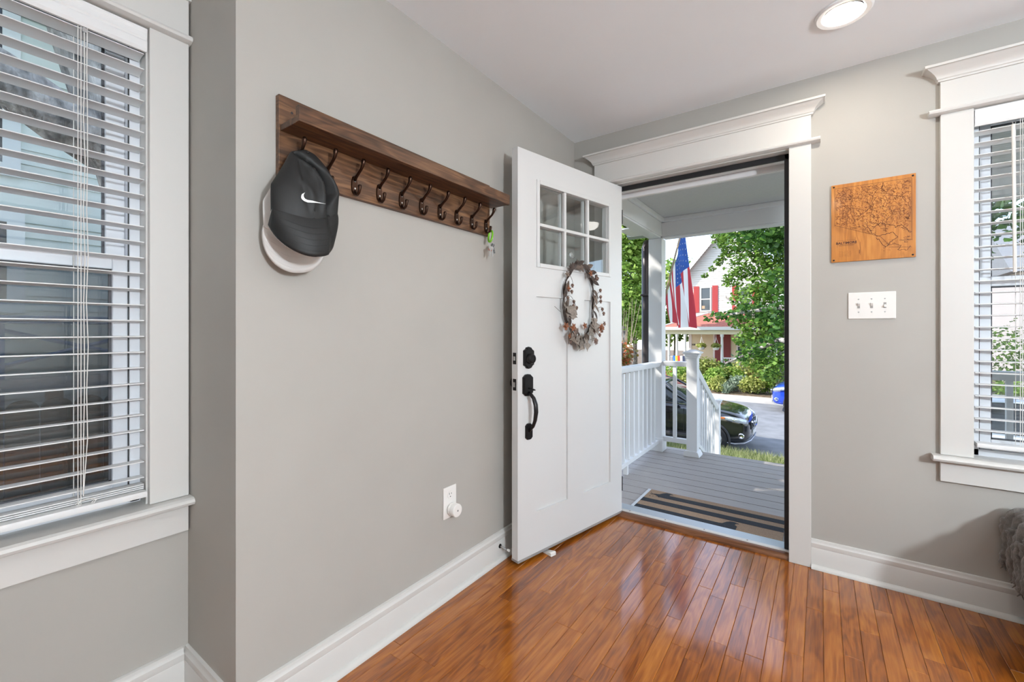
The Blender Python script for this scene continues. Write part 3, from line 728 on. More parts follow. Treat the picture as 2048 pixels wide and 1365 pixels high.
for dyy, a, mt in ((-.006, .12, M_steel), (.006, -.1, M_steel), (.012, -.25, mat('key_dark', (.06, .06, .06), .4, metal=.4))):
    mk = MB(); mk.lathe([(.0095, -.001), (.0095, .001)], (0, 0, 0), 14, 'y'); mk.box(-.0035, .0035, -.0009, .0009, -.040, -.006)
    for q in range(3): mk.box(.0035, .0055, -.0009, .0009, -.036 + q*.009, -.032 + q*.009)
    mk.xf(Matrix.Translation((.056, yk + dyy, 1.574 if mt is M_steel else 1.59)) @ Matrix.Rotation(1.3 + a, 4, 'Z') @ Matrix.Rotation(a, 4, 'Y'))
    mk.build('key', mt, ke)

# ------------------------------------------------------------------ outlet, plug-in puck, switch
oe = thing('wall_outlet', 'white duplex wall outlet plate low on the left wall', 'outlet', (.0005, -1.2125, .342))
box('plate', M_plate, .0005, .006, -1.253, -1.172, .342, .481, oe, .002)
for z in (.443, .383):
    r_ = MB().lathe([(.017, .0058), (.0165, .0078), (.001, .0078)], (0, -1.2125, z), 20, 'x').build('receptacle', M_plate, oe, smooth=True, ang=.5)
    for dy, hh in ((-.0065, .009), (.0065, .007)): box('slot', M_black, .0076, .0082, -1.2125 + dy - .0012, -1.2125 + dy + .0012, z + .002, z + .002 + hh, r_)
    MB().lathe([(.0026, .0076), (.0026, .0082)], (0, -1.2125, z - .007), 10, 'x').build('slot', M_black, r_)
pe = thing('plug_in_sensor', 'round white plug-in device in the lower outlet socket', 'plug', (.008, -1.208, .352))
MB().lathe([(.024, .0083), (.0285, .012), (.0285, .022), (.026, .023), (.026, .026), (.029, .027), (.029, .044), (.027, .0475), (.020, .0485), (.001, .0485)], (0, -1.208, .380), 32, 'x').build('body', M_plate, pe, smooth=True, ang=.5)
MB().lathe([(.004, .0484), (.004, .0492)], (0, -1.208, .380), 14, 'x').build('button', mat('btn_grey', (.22, .22, .22), .4), pe)
se = thing('light_switch', 'white triple toggle light switch plate below the wooden map', 'switch', (1.5475, -.0005, 1.231))
box('plate', M_plate, 1.461, 1.634, -.0065, -.0005, 1.231, 1.356, se, .0025)
for i in range(3):
    xc = 1.5475 + (i - 1) * .0475
    t_ = MB().box(xc - .005, xc + .005, -.0072, -.006, 1.281, 1.306).build('toggle_slot', mat('slot_shadow', (.30, .28, .26), .5), se)
    s_ = -1 if i == 2 else 1
    MB().prism([(-.006, 1.290), (-.018, 1.2935 + .009*s_), (-.018, 1.2965 + .009*s_), (-.006, 1.298)], 'x', xc - .004, xc + .004).build('toggle', M_plate, se)
    for z in (1.263, 1.324): MB().lathe([(.0032, -.0064), (.003, -.0076), (.001, -.0078)], (xc, 0, z), 10, 'y').build('screw', M_steel, se)

# ------------------------------------------------------------------ engraved wooden map
mp_ = thing('wooden_map', 'square orange wooden plaque engraved with a city map', 'wall art', (1.548, -.0005, 1.506))
X0, X1, Z0, Z1 = 1.396, 1.700, 1.506, 1.880
M_map = wood_mat('map_wood', (.33, .115, .017, 1), (.47, .175, .026, 1), (.58, .25, .045, 1), rough=.38, coat=.1, long='z', grain=9, ring=4, rand=.05, bump=.03)
M_ink = mat('engraving', (.19, .060, .010), .6); M_ink2 = mat('engraving_dark', (.065, .02, .008), .6)
box('board', M_map, X0, X1, -.010, -.0008, Z0, Z1, mp_, .001)
for x in (X0 + .010, X1 - .010):
    for z in (Z0 + .010, Z1 - .010): MB().lathe([(.004, -.010), (.0035, -.0125), (.001, -.013)], (x, 0, z), 10, 'y').build('corner_pin', M_bronze, mp_, smooth=True)
YI = -.0104
def ink(mb, x0, z0, x1, z1, w_):
    d = Vector((x1 - x0, z1 - z0)); 
    if d.length < 1e-5: return
    n_ = Vector((-d.y, d.x)).normalized() * w_ / 2
    mb.add([(x0 - n_.x, YI, z0 - n_.y), (x0 + n_.x, YI, z0 + n_.y), (x1 + n_.x, YI, z1 + n_.y), (x1 - n_.x, YI, z1 - n_.y)], [(0, 1, 2, 3)])
mx_ = lambda u: X0 + (X1 - X0) * u
mz_ = lambda v: Z1 - (Z1 - Z0) * v
rm = random.Random(11)
def inside(u, v):
    if not (.05 < u < .955 and .05 < v < .80): return False
    edge = .52 + .40 * (u - .05)
    if u < .55: return v < edge - .01
    return v < .63 + .05 * math.sin(u * 31)
g1 = MB(); g2 = MB()
for (u0, v0, u1, v1) in ((.045, .05, .045, .53), (.955, .05, .955, .79), (.045, .05, .955, .05), (.045, .52, .60, .72), (.60, .72, .70, .83), (.955, .70, .84, .63), (.70, .86, .955, .88)):
    ink(g2, mx_(u0), mz_(v0), mx_(u1), mz_(v1), .0012)
for i in range(1900):
    u = rm.uniform(.05, .95); v = rm.uniform(.06, .78)
    if not inside(u, v): continue
    a = rm.choice((0.1, 1.65, .8, 2.4, 1.2, .45)) + rm.gauss(0, .12); L = abs(rm.gauss(.022, .015)) + .006
    u2, v2 = u + L * math.cos(a), v + L * math.sin(a) * .82
    if inside(u2, v2): ink(g1, mx_(u), mz_(v), mx_(u2), mz_(v2), rm.choice((.0009, .0012, .0016)))
for s in range(14):
    u = rm.uniform(.1, .9); v = rm.uniform(.08, .5); a = rm.uniform(0, 6.28)
    for i in range(22):
        a += rm.gauss(0, .25); u2 = u + .018 * math.cos(a); v2 = v + .016 * math.sin(a)
        if not inside(u2, v2): break
        ink(g1, mx_(u), mz_(v), mx_(u2), mz_(v2), .0017); u, v = u2, v2
def wig(pts, mb, w_, seed):
    r_ = random.Random(seed); last = None
    for (u0, v0), (u1, v1) in zip(pts, pts[1:]):
        for i in range(7):
            t = i/7; p = (u0 + (u1-u0)*t + r_.gauss(0, .005), v0 + (v1-v0)*t + r_.gauss(0, .005))
            if last: ink(mb, mx_(last[0]), mz_(last[1]), mx_(p[0]), mz_(p[1]), w_)
            last = p
wig([(.44, .56), (.50, .66), (.56, .71), (.66, .70), (.74, .68), (.80, .74), (.72, .80), (.66, .86), (.60, .78), (.54, .72)], g2, .0018, 1)
wig([(.52, .60), (.60, .56), (.70, .58), (.78, .62), (.84, .60), (.90, .66), (.95, .72)], g2, .0018, 2)
wig([(.68, .84), (.76, .82), (.84, .86), (.80, .90), (.90, .92), (.94, .86)], g2, .0015, 3)
wig([(.86, .76), (.90, .75), (.95, .76)], g2, .0013, 4); wig([(.88, .78), (.93, .785)], g2, .0013, 5)
for i in range(60):
    u = rm.uniform(.62, .84); v = rm.uniform(.76, .90); a = rm.choice((.4, 1.9)); ink(g1, mx_(u), mz_(v), mx_(u + .02*math.cos(a)), mz_(v + .02*math.sin(a)), .0007)
# title block and its fine lines
for (u0, v0, u1, v1) in ((.075, .745, .30, .715), (.075, .805, .30, .775), (.075, .745, .075, .805), (.30, .715, .30, .775)): ink(g2, mx_(u0), mz_(v0 - .02), mx_(u1), mz_(v1 + .01), .0006)
for i in range(2): ink(g2, mx_(.10), mz_(.782 + i*.012), mx_(.28), mz_(.782 + i*.012), .0009 if i else .0006)
for i in range(7):
    for j in range(5): ink(g1, mx_(.10 + j*.032), mz_(.865 + i*.011), mx_(.10 + j*.032 + rm.uniform(.012, .028)), mz_(.865 + i*.011), .0008)
ink(g2, mx_(.36), mz_(.76), mx_(.36), mz_(.93), .0008); ink(g2, mx_(.352), mz_(.86), mx_(.352), mz_(.91), .0016)
g1.build('street_lines', M_ink, mp_); g2.build('coast_lines', M_ink2, mp_)
def text_obj(name, s, size, M, mt, parent, bold=0):
    cu = bpy.data.curves.new(name, 'FONT'); cu.body = s; cu.size = size; cu.align_x = 'CENTER'; cu.align_y = 'CENTER'; cu.extrude = 0.0002; cu.offset = bold; cu.resolution_u = 2
    t = bpy.data.objects.new(name, cu); col.objects.link(t)
    dg = bpy.context.evaluated_depsgraph_get(); me = bpy.data.meshes.new_from_object(t.evaluated_get(dg)); bpy.data.objects.remove(t)
    me.transform(M); me.materials.clear(); me.materials.append(mt)
    o = bpy.data.objects.new(name, me); col.objects.link(o); o.parent = parent; me.transform(wm(parent).inverted()); return o
text_obj('title_lettering', 'BALTIMORE', .0150, Matrix.Translation((mx_(.19), YI, mz_(.760))) @ Matrix.Rotation(R(90), 4, 'X'), M_ink2, mp_, .0005)
text_obj('bay_lettering', 'Chesapeake\nBay', .0090, Matrix.Translation((mx_(.89), YI, mz_(.800))) @ Matrix.Rotation(R(90), 4, 'X'), M_ink2, mp_)

# ------------------------------------------------------------------ recessed lamps
def recessed(x, y, label):
    e = thing('recessed_light', label, 'ceiling light', (x, y, H - .012), group='recessed ceiling lights')
    MB().lathe([(.095, H - .0003), (.094, H - .006), (.088, H - .010), (.072, H - .008), (.066, H + .004), (.066, H - .0003)][::-1], (x, y, 0), 40).build('trim_ring', mat('lamp_trim', (.80, .80, .80), .5), e, smooth=True, ang=.6)
    MB().lathe([(.0655, H - .0078), (.0655, H - .0075)], (x, y, 0), 40).build('lens', M_lens, e)
for x, y, lb in ((1.427, -.466, 'lit round recessed ceiling light in front of the door'),
                 (1.45, -2.75, 'added recessed ceiling light over the middle of the room, unseen behind the viewer'),  # this and the next two are unseen, added to brighten the room
                 (3.25, -2.75, 'added recessed ceiling light out of view in the right half of the room'),
                 (1.45, -4.9, 'added recessed ceiling light out of view at the back of the room')):
    recessed(x, y, lb)

# ------------------------------------------------------------------ door stops
e = thing('door_stop', 'spring door stop screwed to the left baseboard behind the door', 'door stop', (.017, -.857, .073))
MB().lathe([(.011, .0165), (.010, .020), (.004, .022)], (0, -.857, .073), 16, 'x').build('base', M_bronze, e, smooth=True)
MB().tube([(.020 + .045*t/60, -.857 + .0032*math.cos(t*1.1), .073 - .006*t/60 + .0032*math.sin(t*1.1)) for t in range(60)], .0011, 5).build('spring', M_steel, e, smooth=True)
MB().tube([(.064, -.857, .067), (.076, -.857, .0655)], [.0055, .0065], 10).build('rubber_tip', M_plate, e, smooth=True)
e = thing('floor_door_stop', 'small white floor wedge holding the open door', 'door stop', (.187, -.655, .0005), R(-15))
MB().prism([(-.035, .0006), (.035, .0006), (.034, .017), (.030, .020), (-.02, .008), (-.035, .004)], 'y', -.018, .018).build('wedge', M_plate, e, local=True, bevel=.003)
MB().box(-.030, .030, -.015, .015, .0001, .0006).build('pad', M_black, e, local=True)

# ------------------------------------------------------------------ dark leather bench with a throw
be = thing('bench', 'dark brown leather bench under the front window', 'bench', (2.66, -.38, 0))
M_lea = mat('dark_leather', (.022, .017, .014), .38, bump=.25, bscale=220, bdist=.0008)
BX0, BX1, BY0, BY1 = 1.995, 3.35, -.66, -.075
MB().box(BX0 + .02, BX1, BY0, BY1, .14, .34).build('seat_box', M_lea, be, bevel=.012)
MB().box(BX0 + .008, BX1 + .01, BY0 - .01, BY1 + .01, .342, .43).build('seat_cushion', M_lea, be, bevel=.025, seg=4)
for x in (BX0 + .03, BX1 - .07):
    for y in (BY0 + .01, BY1 - .06):
        MB().prism([(0, 0), (.035, 0), (.05, .14), (-.005, .14)], 'y', 0, .05).xf(Matrix.Translation((x, y, .0005))).build('leg', mat('dark_wood_leg', (.018, .012, .009), .35), be, bevel=.004)
th = thing('throw_blanket', 'grey ruched plush throw draped over the leather bench corner', 'blanket', (2.1, -.25, .43))
M_throw = mat('plush_grey', (.155, .140, .128), .95, noise=.35, nscale=70, bump=.9, bscale=420, bdist=.004, sheen=.3)
def throw_pt(u, v):
    # u along bench depth (y), v across: 0 = hem hanging on the left side, 1 = far over the seat
    y = -.055 - .52 * u
    s_ = v * .75
    ruche = .011 * math.sin(u * 46 + 2.2*math.sin(u*9)) + .006*math.sin(u*97)
    fall = .19 + .03 * math.sin(u*7) + .02*math.sin(u*23)
    if s_ < fall:
        k = (fall - s_); x = BX0 - .012 - .010 * math.sin(k*14) + ruche * -1.0 - .03 * k; z = .448 - k
    else:
        k = s_ - fall; x = BX0 - .012 + k + ruche*.2; z = .448 + .016 * min(1, k/.05) + abs(ruche) * .8 + .004*math.sin(u*40 + v*50)
    if y > -.075: z -= 0
    return (x, y, z)
MB().grid(throw_pt, 150, 60).build('cloth', M_throw, th, smooth=True, ang=3, solid=.012)
rt = random.Random(5)
for i in range(11):
    u = .005 + i * .05
    p = Vector(throw_pt(u, 0)); L = rt.uniform(.075, .12); pts = []; rr = []
    top = Vector(throw_pt(u, .22)) + Vector((-.006, 0, 0))
    n_ = 16
    for j in range(n_):
        t = j/(n_-1); q = top.lerp(p + Vector((-.004, rt.uniform(-.002, .002) , -L*.25)), t); pts.append(q + Vector((-.005 - .004*math.sin(t*9+i), .003*math.sin(t*7+i*2), 0))); rr.append((.0135 + .0028*math.sin(j*2.3 + i)) * (1 if j < n_-1 else .5))
    MB().tube(pts, rr, 10).build('tassel_roll', M_throw, th, smooth=True, ang=3)
    MB().tube([pts[-1], pts[-1] + Vector((-.010, .004, -.016))], [.004, .0012], 5).build('fringe', M_throw, th)
    MB().tube([pts[-1], pts[-1] + Vector((.004, -.008, -.018))], [.004, .0012], 5).build('fringe', M_throw, th)

# ------------------------------------------------------------------ unseen, behind the viewer: globe lamp and pale rug added to brighten the room
def globe(x, y, label):
    zc = H - .72
    e = thing('fill_globe', label, 'fill lamp', (x, y, zc - .115))
    MB().lathe([(.07, H - .0005), (.07, H - .02), (.05, H - .03), (.006, H - .035), (.006, zc + .14), (.045, zc + .125), (.045, zc + .105)][::-1], (x, y, 0), 24).build('canopy', M_steel, e, smooth=True, ang=.5)
    MB().sphere((x, y, zc), .115, 32, 16).build('globe', mat('fill_globe_glass', (1, 1, 1), .4, emit=(.90, 1, 1.08, GLOBE_FILL)), e, smooth=True, ang=3)
GLOBE_FILL = 500
globe(3.4, -2.6, 'opal globe fill lamp added out of view at the right of the room')  # unseen fill lamp, added to lift the ceiling and left wall
rg = thing('bounce_rug', 'pale grey rug added unseen behind the viewer to bounce light', 'rug', (2.3, -4.6, .0))  # unseen pale surface, added to weaken the floor's orange bounce
MB().box(.6, 4.0, -6.0, -3.1, .001, .010).build('pile', mat('rug_pale', (.60, .60, .60), .95, noise=.08, nscale=40, bump=.5, bscale=300), rg, bevel=.003)

# ================================================================== PORCH
ZD = -.07; GZ = -1.70
pd = struct(thing('porch_deck', loc=(1.5, 1.1, ZD)))
box('deck_frame', mat('deck_joist', (.06, .05, .045), .9), -.30, 4.5, T + .03, 2.085, ZD - .30, ZD - .026, pd)
y = T + .045; i = 0
while y < 2.11:
    MB().box(-.33, 4.55, y, min(y + .1320, 2.125), ZD - .024, ZD).build('deck_board', M_deck, pd, bevel=.002); y += .140
pc = struct(thing('porch_ceiling', loc=(1.5, 1.1, 2.31)))
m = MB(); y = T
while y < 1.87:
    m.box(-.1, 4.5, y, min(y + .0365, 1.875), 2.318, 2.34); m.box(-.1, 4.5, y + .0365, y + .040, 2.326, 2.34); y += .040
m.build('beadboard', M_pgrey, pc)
box('roof_deck', mat('roof_dark', (.08, .08, .085), .9), -.45, 4.9, T, 2.42, 2.47, 2.60, pc)
box('wall_crown', M_pwhite, .03, 4.5, T + .001, T + .05, 2.27, 2.3175, pc)
box('ceiling_mould', M_pwhite, .0305, .062, T + .05, 1.873, 2.275, 2.3175, pc, .004)
box('ceiling_mould', M_pwhite, .0305, 4.5, 1.842, 1.8735, 2.275, 2.3175, pc, .004)
bm_ = struct(thing('porch_beam_front', loc=(1.5, 1.94, 2.13)))
box('beam', M_pwhite, .0305, 4.5, 1.874, 2.012, 2.137, 2.36, bm_, .003); box('lower_trim', M_pwhite, .0305, 4.5, 1.884, 2.002, 2.122, 2.1365, bm_, .002)
bs_ = struct(thing('porch_beam_side', loc=(-.04, 1.0, 2.13)))
box('beam', M_pwhite, -.106, .030, T + .001, 2.012, 2.137, 2.36, bs_, .003); box('lower_trim', M_pwhite, -.096, .020, T + .001, 1.873, 2.122, 2.1365, bs_, .002)
fa = struct(thing('roof_fascia', loc=(0, 2.45, 2.2)))
box('fascia_board', M_pwhite, -.50, 4.9, 2.40, 2.42, 2.29, 2.469, fa); box('soffit', M_pwhite, -.50, 4.9, 2.015, 2.40, 2.295, 2.31, fa); box('roof_filler', M_pwhite, -.106, 4.6, T, 2.012, 2.361, 2.469, fa)
g_ = thing('gutter', 'pale green-grey rain gutter along the porch roof edge', 'gutter', (2, 2.48, 2.2))
M_gut = mat('gutter_paint', (.34, .38, .37), .45)
MB().prism([(2.4205, 2.295), (2.50, 2.275), (2.535, 2.325), (2.535, 2.385), (2.545, 2.395), (2.545, 2.403), (2.53, 2.403), (2.53, 2.330), (2.498, 2.283), (2.4225, 2.301), (2.4225, 2.403), (2.4205, 2.403)], 'x', -.54, 4.9).build('trough', M_gut, g_)
MB().prism([(2.4205, 2.295), (2.50, 2.275), (2.535, 2.325), (2.535, 2.403), (2.4205, 2.403)], 'x', -.545, -.539).build('end_cap', M_gut, g_)
ds_ = thing('downspout', 'dark brown downspout beside the porch corner column', 'downspout', (-.19, 2.08, GZ))
M_brown = mat('brown_metal', (.035, .026, .026), .35, metal=.2)
MB().tube([(-.20, 2.47, 2.275), (-.20, 2.45, 2.22), (-.205, 2.13, 2.14), (-.205, 2.08, 2.08), (-.205, 2.08, GZ + .05)], .043, 8, flat=(1.0, .78)).build('pipe', M_brown, ds_, smooth=True, ang=.9)
for z in (1.55, .2): box('strap', M_brown, -.250, -.160, 2.034, 2.122, z, z + .02, ds_, .002)
pc_ = thing('porch_column', 'square white porch corner column with dappled sunlight', 'column', (-.038, 1.943, ZD))
box('shaft', M_pwhite, -.106, .030, 1.874, 2.010, ZD + .0005, 2.1215, pc_, .003)
box('base_trim', M_pwhite, -.114, .038, 1.866, 2.018, ZD + .0003, ZD + .14, pc_, .004)
RA = dict(bevel=.004)
def toprail(p0, p1, parent, w_=.045, h_=.05):
    p0 = Vector(p0); p1 = Vector(p1); d = (p1 - p0); hx = Vector((d.x, d.y, 0)).normalized(); s_ = Vector((-hx.y, hx.x, 0))
    prof = [(-w_, -.012), (-w_*.6, -h_), (w_*.6, -h_), (w_, -.012), (w_, -.004), (w_*.7, 0), (-w_*.7, 0), (-w_, -.004)]
    m = MB(); n = len(prof)
    m.add([p0 + s_*a + Vector((0, 0, b)) for a, b in prof] + [p1 + s_*a + Vector((0, 0, b)) for a, b in prof], [tuple(range(n)), tuple(range(n, 2*n))[::-1]] + [(i, n+i, n+(i+1) % n, (i+1) % n) for i in range(n)])
    return m.build('top_rail', M_pwhite, parent, smooth=True, ang=.5)
rs = thing('porch_railing', 'white side porch railing between the house and the corner column', 'railing', (-.02, 1.0, ZD))
toprail((-.02, T + .03, .875), (-.02, 1.873, .852), rs)
box('bottom_rail', M_pwhite, -.042, .002, T + .03, 1.873, .010, .048, rs, .003)
y = 1.760
while y > .3: box('baluster', M_pwhite, -.036, -.004, y - .016, y + .016, .0485, .806, rs, .002); y -= .1185
for y in (1.0, .32): box('foot', M_pwhite, -.038, -.002, y - .018, y + .018, ZD + .0003, .0095, rs)
for dx in (0,): MB().lathe([(.012, 0), (.012, .006)], (-.02, 1.866, .81), 12, 'y').build('bracket_bolt', M_pwhite, rs)
rf = thing('porch_railing', 'short white railing between the corner column and the newel post', 'railing', (.15, 1.93, ZD))
toprail((.031, 1.93, .862), (.267, 1.93, .862), rf); box('bottom_rail', M_pwhite, .031, .267, 1.908, 1.952, .036, .084, rf, .003)
box('baluster', M_pwhite, .128, .162, 1.913, 1.947, .0845, .8115, rf, .002)
def newel(label, x0, y0, zb, ztop, base=True):
    e = thing('newel_post', label, 'post', (x0 + .05, y0 + .05, zb))
    box('shaft', M_pwhite, x0, x0 + .100, y0, y0 + .100, zb + .0005, ztop - .075, e, .004)
    if base:
        MB().prism([(-.075, 0), (.075, 0), (.075, .012), (.060, .05), (.0505, .055), (-.0505, .055), (-.060, .05), (-.075, .012)], 'y', -.0749, .0749).xf(Matrix.Translation((x0 + .05, y0 + .05, zb + .0004))).build('base_trim', M_pwhite, e, bevel=.003)
    m = MB(); c = Vector((x0 + .05, y0 + .05, 0)); L = []
    for r_, z in ((.056, ztop - .085), (.056, ztop - .07), (.064, ztop - .062), (.064, ztop - .05), (.070, ztop - .045), (.082, ztop - .034), (.082, ztop - .026), (.040, ztop - .008), (.020, ztop)):
        L.append([(c.x + a*r_, c.y + b*r_, z) for a, b in ((-1, -1), (1, -1), (1, 1), (-1, 1))])
    m.add([p for q in L for p in q], [(3, 2, 1, 0), tuple(4*(len(L)-1) + i for i in range(4))] + [(4*i + j, 4*i + (j+1) % 4, 4*(i+1) + (j+1) % 4, 4*(i+1) + j) for i in range(len(L)-1) for j in range(4)])
    m.build('post_cap', M_pwhite, e)
    return e
newel('white newel post with square cap at the top of the porch steps', .267, 1.885, ZD, .985)
st = struct(thing('porch_steps', loc=(1.1, 2.6, GZ)))
nstep = 9; rise = (ZD - GZ) / nstep; run = .27
for i in range(nstep - 1):
    y0 = 2.126 + i*run; z = ZD - (i + 1)*rise
    MB().box(.30, 1.55, y0 - .02, y0 + run, z - .03, z).build('tread', M_deck, st, bevel=.003)
    MB().box(.32, 1.53, y0 - .0, y0 + .018, z - rise + .0, z - .0305).build('riser', M_pwhite, st)
nx, ny = .267, 3.02; nz0 = ZD - 4*rise
newel('lower white newel post part way down the porch steps', nx, ny, nz0, .372, True)
sr = thing('stair_railing', 'white stair railing with balusters sloping down to the yard', 'railing', (.317, 2.5, -.4))
toprail((.317, 1.986, .80), (.317, 3.019, .27), sr)
m = MB(); m.prism([(1.987, .045), (3.018, -.49), (3.018, -.445), (1.987, .09)], 'x', .297, .337).build('bottom_rail', M_pwhite, sr, bevel=.002)
for i in range(9):
    y = 2.065 + i*.108; s_ = -.513; zt = .80 + s_*(y - 1.986) - .05; zb = .092 + s_*(y - 1.986)
    box('baluster', M_pwhite, .301, .333, y - .016, y + .016, zb - .006, zt + .004, sr, .002)
# right part of the porch front, seen through the front window
rr_ = thing('porch_railing', 'white front porch railing seen through the right window', 'railing', (3.0, 1.93, ZD))
toprail((1.66, 1.93, .885), (4.4, 1.93, .885), rr_, .05, .065); box('bottom_rail', M_pwhite, 1.66, 4.4, 1.908, 1.952, .036, .084, rr_, .003)
x = 1.735
while x < 4.4: box('baluster', M_pwhite, x - .017, x + .017, 1.913, 1.947, .0845, .8195, rr_, .002); x += .1185
newel('white newel post at the right side of the porch steps', 1.555, 1.88, ZD, .985)
# porch lamp
pl = thing('porch_light', 'round flush porch ceiling light above the deck', 'porch light', (1.80, 1.05, 2.27))
MB().lathe([(.11, 2.3175), (.11, 2.305), (.10, 2.30)][::-1], (1.8, 1.05, 0), 28).build('base', M_pwhite, pl, smooth=True, ang=.5)
MB().lathe([(.095, 2.30), (.09, 2.27), (.06, 2.245), (.01, 2.238)][::-1], (1.8, 1.05, 0), 28).build('diffuser', mat('porch_opal', (.9, .9, .9), .3, emit=(1, .95, .88, 6)), pl, smooth=True, ang=2)

# doormat
dm = thing('doormat', 'coir doormat with black stripes and long dachshund silhouettes', 'doormat', (.72, .50, ZD))
M_coir = mat('coir', (.33, .215, .135), .95, noise=.22, nscale=220, bump=.8, bscale=500, bdist=.003)
M_print = mat('coir_black', (.014, .016, .024), .9, noise=.6, nscale=260, bump=.8, bscale=500, bdist=.003)
MX0, MX1, MY0, MY1 = .262, 1.17, .290, .742; ZM = ZD + .012
box('backing', M_black, MX0, MX1, MY0, MY1, ZD + .0005, ZD + .004, dm); box('pile', M_coir, MX0 + .022, MX1, MY0, MY1, ZD + .0042, ZM, dm)
box('edge_strip', mat('mat_edge', (.62, .64, .66), .5), MX0, MX0 + .0215, MY0, MY1, ZD + .0042, ZM + .001, dm)
def stripe(x0, x1, y0, y1): MB().box(x0, x1, y0, y1, ZM, ZM + .0012).build('stripe', M_print, dm)
stripe(.40, MX1, .615, .680); stripe(MX0 + .022, MX1, .485, .552); stripe(MX0 + .022, .86, .345, .405)
def dog(x, y, f=1, s_=1.0):
    """hindquarters / head of a low-slung dog printed flat on the mat"""
    P = [(0, .0), (-.012, .02), (-.035, .030), (-.055, .022), (-.060, .028), (-.030, .044), (-.004, .052), (.012, .082), (.028, .100), (.050, .103), (.072, .094), (.076, .086), (.060, .084), (.056, .066), (.07, .052), (.07, .0)]
    m = MB(); m.add([(x + a*f*s_, y + b*s_, ZM + .0016) for a, b in P], [tuple(range(len(P))) if f < 0 else tuple(range(len(P)))[::-1]]); m.build('dog_print', M_print, dm)
dog(.372, .612, 1, 1.12); dog(.845, .350, 1, 1.15)
for i in range(10):
    x = random.uniform(.30, .40); y = random.uniform(.60, .68); m = MB(); r_ = random.uniform(.002, .004)
    m.lathe([(r_, ZM), (r_, ZM + .0012)], (x, y, 0), 6); m.build('paw_print', M_print, dm)

# flag
fg = thing('flag', 'American flag with stars and stripes hanging from a pole on the porch column', 'flag', (-.035, 2.02, 1.36))
P0 = Vector((-.032, 2.014, 1.32)); P1 = Vector((-.045, 3.05, 2.53))
MB().tube([P0 + (P1-P0)*.02, P1], .011, 10).build('pole', mat('pole_wood', (.32, .22, .12), .45), fg, smooth=True)
MB().sphere(P1, .025, 12, 8).build('finial', mat('gold_ball', (.5, .34, .09), .3, metal=.8), fg, smooth=True)
box('bracket', M_steel, -.062, -.002, 2.0115, 2.03, 1.27, 1.38, fg, .003)
d_ = (P1 - P0).normalized()
HO = 1.38
def flag_pt(s, t):
    a = P1 - d_ * (.05 + HO * s * .92)
    fold = .050 * math.sin(s * 17 + t * 1.6) * (.25 + .75*t) + .02*math.sin(s*31 + t*3)*t
    gather = .12 * t ** .8
    c = P1 - d_ * (.05 + HO * .45)
    b = a.lerp(Vector((c.x, c.y, a.z)), gather * .55)
    drop = max(.15, b.z - 1.20 - .02*math.sin(s*9) - .05*s) * t
    return b + Vector((.10 * t ** 1.2 * (1 - .5*s) + fold * (1.15 - s) + .015, fold * .5 - .05 * t, -drop))
M_fr = mat('flag_red', (.42, .028, .045), .75); M_fw = mat('flag_white', (.72, .72, .74), .75); M_fb = mat('flag_blue', (.015, .07, .30), .75)
cl = MB().grid(lambda u, v: flag_pt(u, v), 13*6, 60).build('cloth', M_fw, fg, smooth=True, ang=3)
cl.data.materials.append(M_fr); cl.data.materials.append(M_fb)
nu = 78; mi = []
for p in cl.data.polygons:
    i = p.index % nu; j = p.index // nu; st_ = i // 6
    mi.append(2 if (st_ < 7 and j < 24) else (1 if st_ % 2 == 0 else 0))
cl.data.polygons.foreach_set('material_index', mi)
# translucent cloth
for mm in (M_fr, M_fw, M_fb):
    n = mm.node_tree.nodes; l = mm.node_tree.links; b = n['Principled BSDF']; t = n.new('ShaderNodeBsdfTranslucent'); t.inputs[0].default_value = b.inputs['Base Color'].default_value
    mx = n.new('ShaderNodeMixShader'); mx.inputs[0].default_value = .35; l.new(b.outputs[0], mx.inputs[1]); l.new(t.outputs[0], mx.inputs[2]); l.new(mx.outputs[0], n['Material Output'].inputs[0])
stars = MB()
for r_ in range(9):
    for c in range(6 if r_ % 2 == 0 else 5):
        u = (r_ + .7) / 9.4 * (7/13); v = ((c + (.6 if r_ % 2 == 0 else 1.1)) / 6.4) * .4
        p = flag_pt(u, v); px_ = (flag_pt(u + .004, v) - p).normalized(); pz_ = (flag_pt(u, v + .004) - p).normalized(); nn = px_.cross(pz_).normalized()
        for sgn in (1, -1):
            q = [p + nn*(.0025*sgn) + (px_*math.cos(a) + pz_*math.sin(a)) * (.012 if k % 2 == 0 else .005) for k, a in enumerate([math.pi/2 + i*math.pi/5 for i in range(10)])]
            stars.add(q, [tuple(range(10))])
stars.build('stars', M_fw, cl)

# ================================================================== YARD AND STREET
def ground(name, x0, x1, y0, y1, z, mt, th_=.3):
    return struct(box(name, mt, x0, x1, y0, y1, z - th_, z))
M_grass = mat('lawn', (.16, .19, .06), .95, noise=.5, nscale=6, bump=.8, bscale=90, bdist=.02)
M_asph = mat('asphalt', (.20, .205, .215), .85, noise=.18, nscale=2.5, bump=.5, bscale=160, bdist=.006)
M_conc = mat('concrete', (.50, .47, .43), .9, noise=.12, nscale=3, bump=.3, bscale=80, bdist=.004)
M_soil = mat('garden_soil', (.16, .115, .075), .95, noise=.4, nscale=8, bump=.8, bscale=40, bdist=.03)
ground('lawn_ground', -40, 40, .2, 8.2, GZ + .17, M_grass); ground('side_ground', -40, -.55, -30, .2, GZ + .02, M_soil)
ground('street_ground', -60, 60, 8.45, 17.6, GZ - .10, M_asph); ground('far_kerb', -60, 60, 17.6, 17.8, GZ + .02, M_conc); ground('near_kerb', -60, 60, 8.2, 8.45, GZ + .03, M_conc)
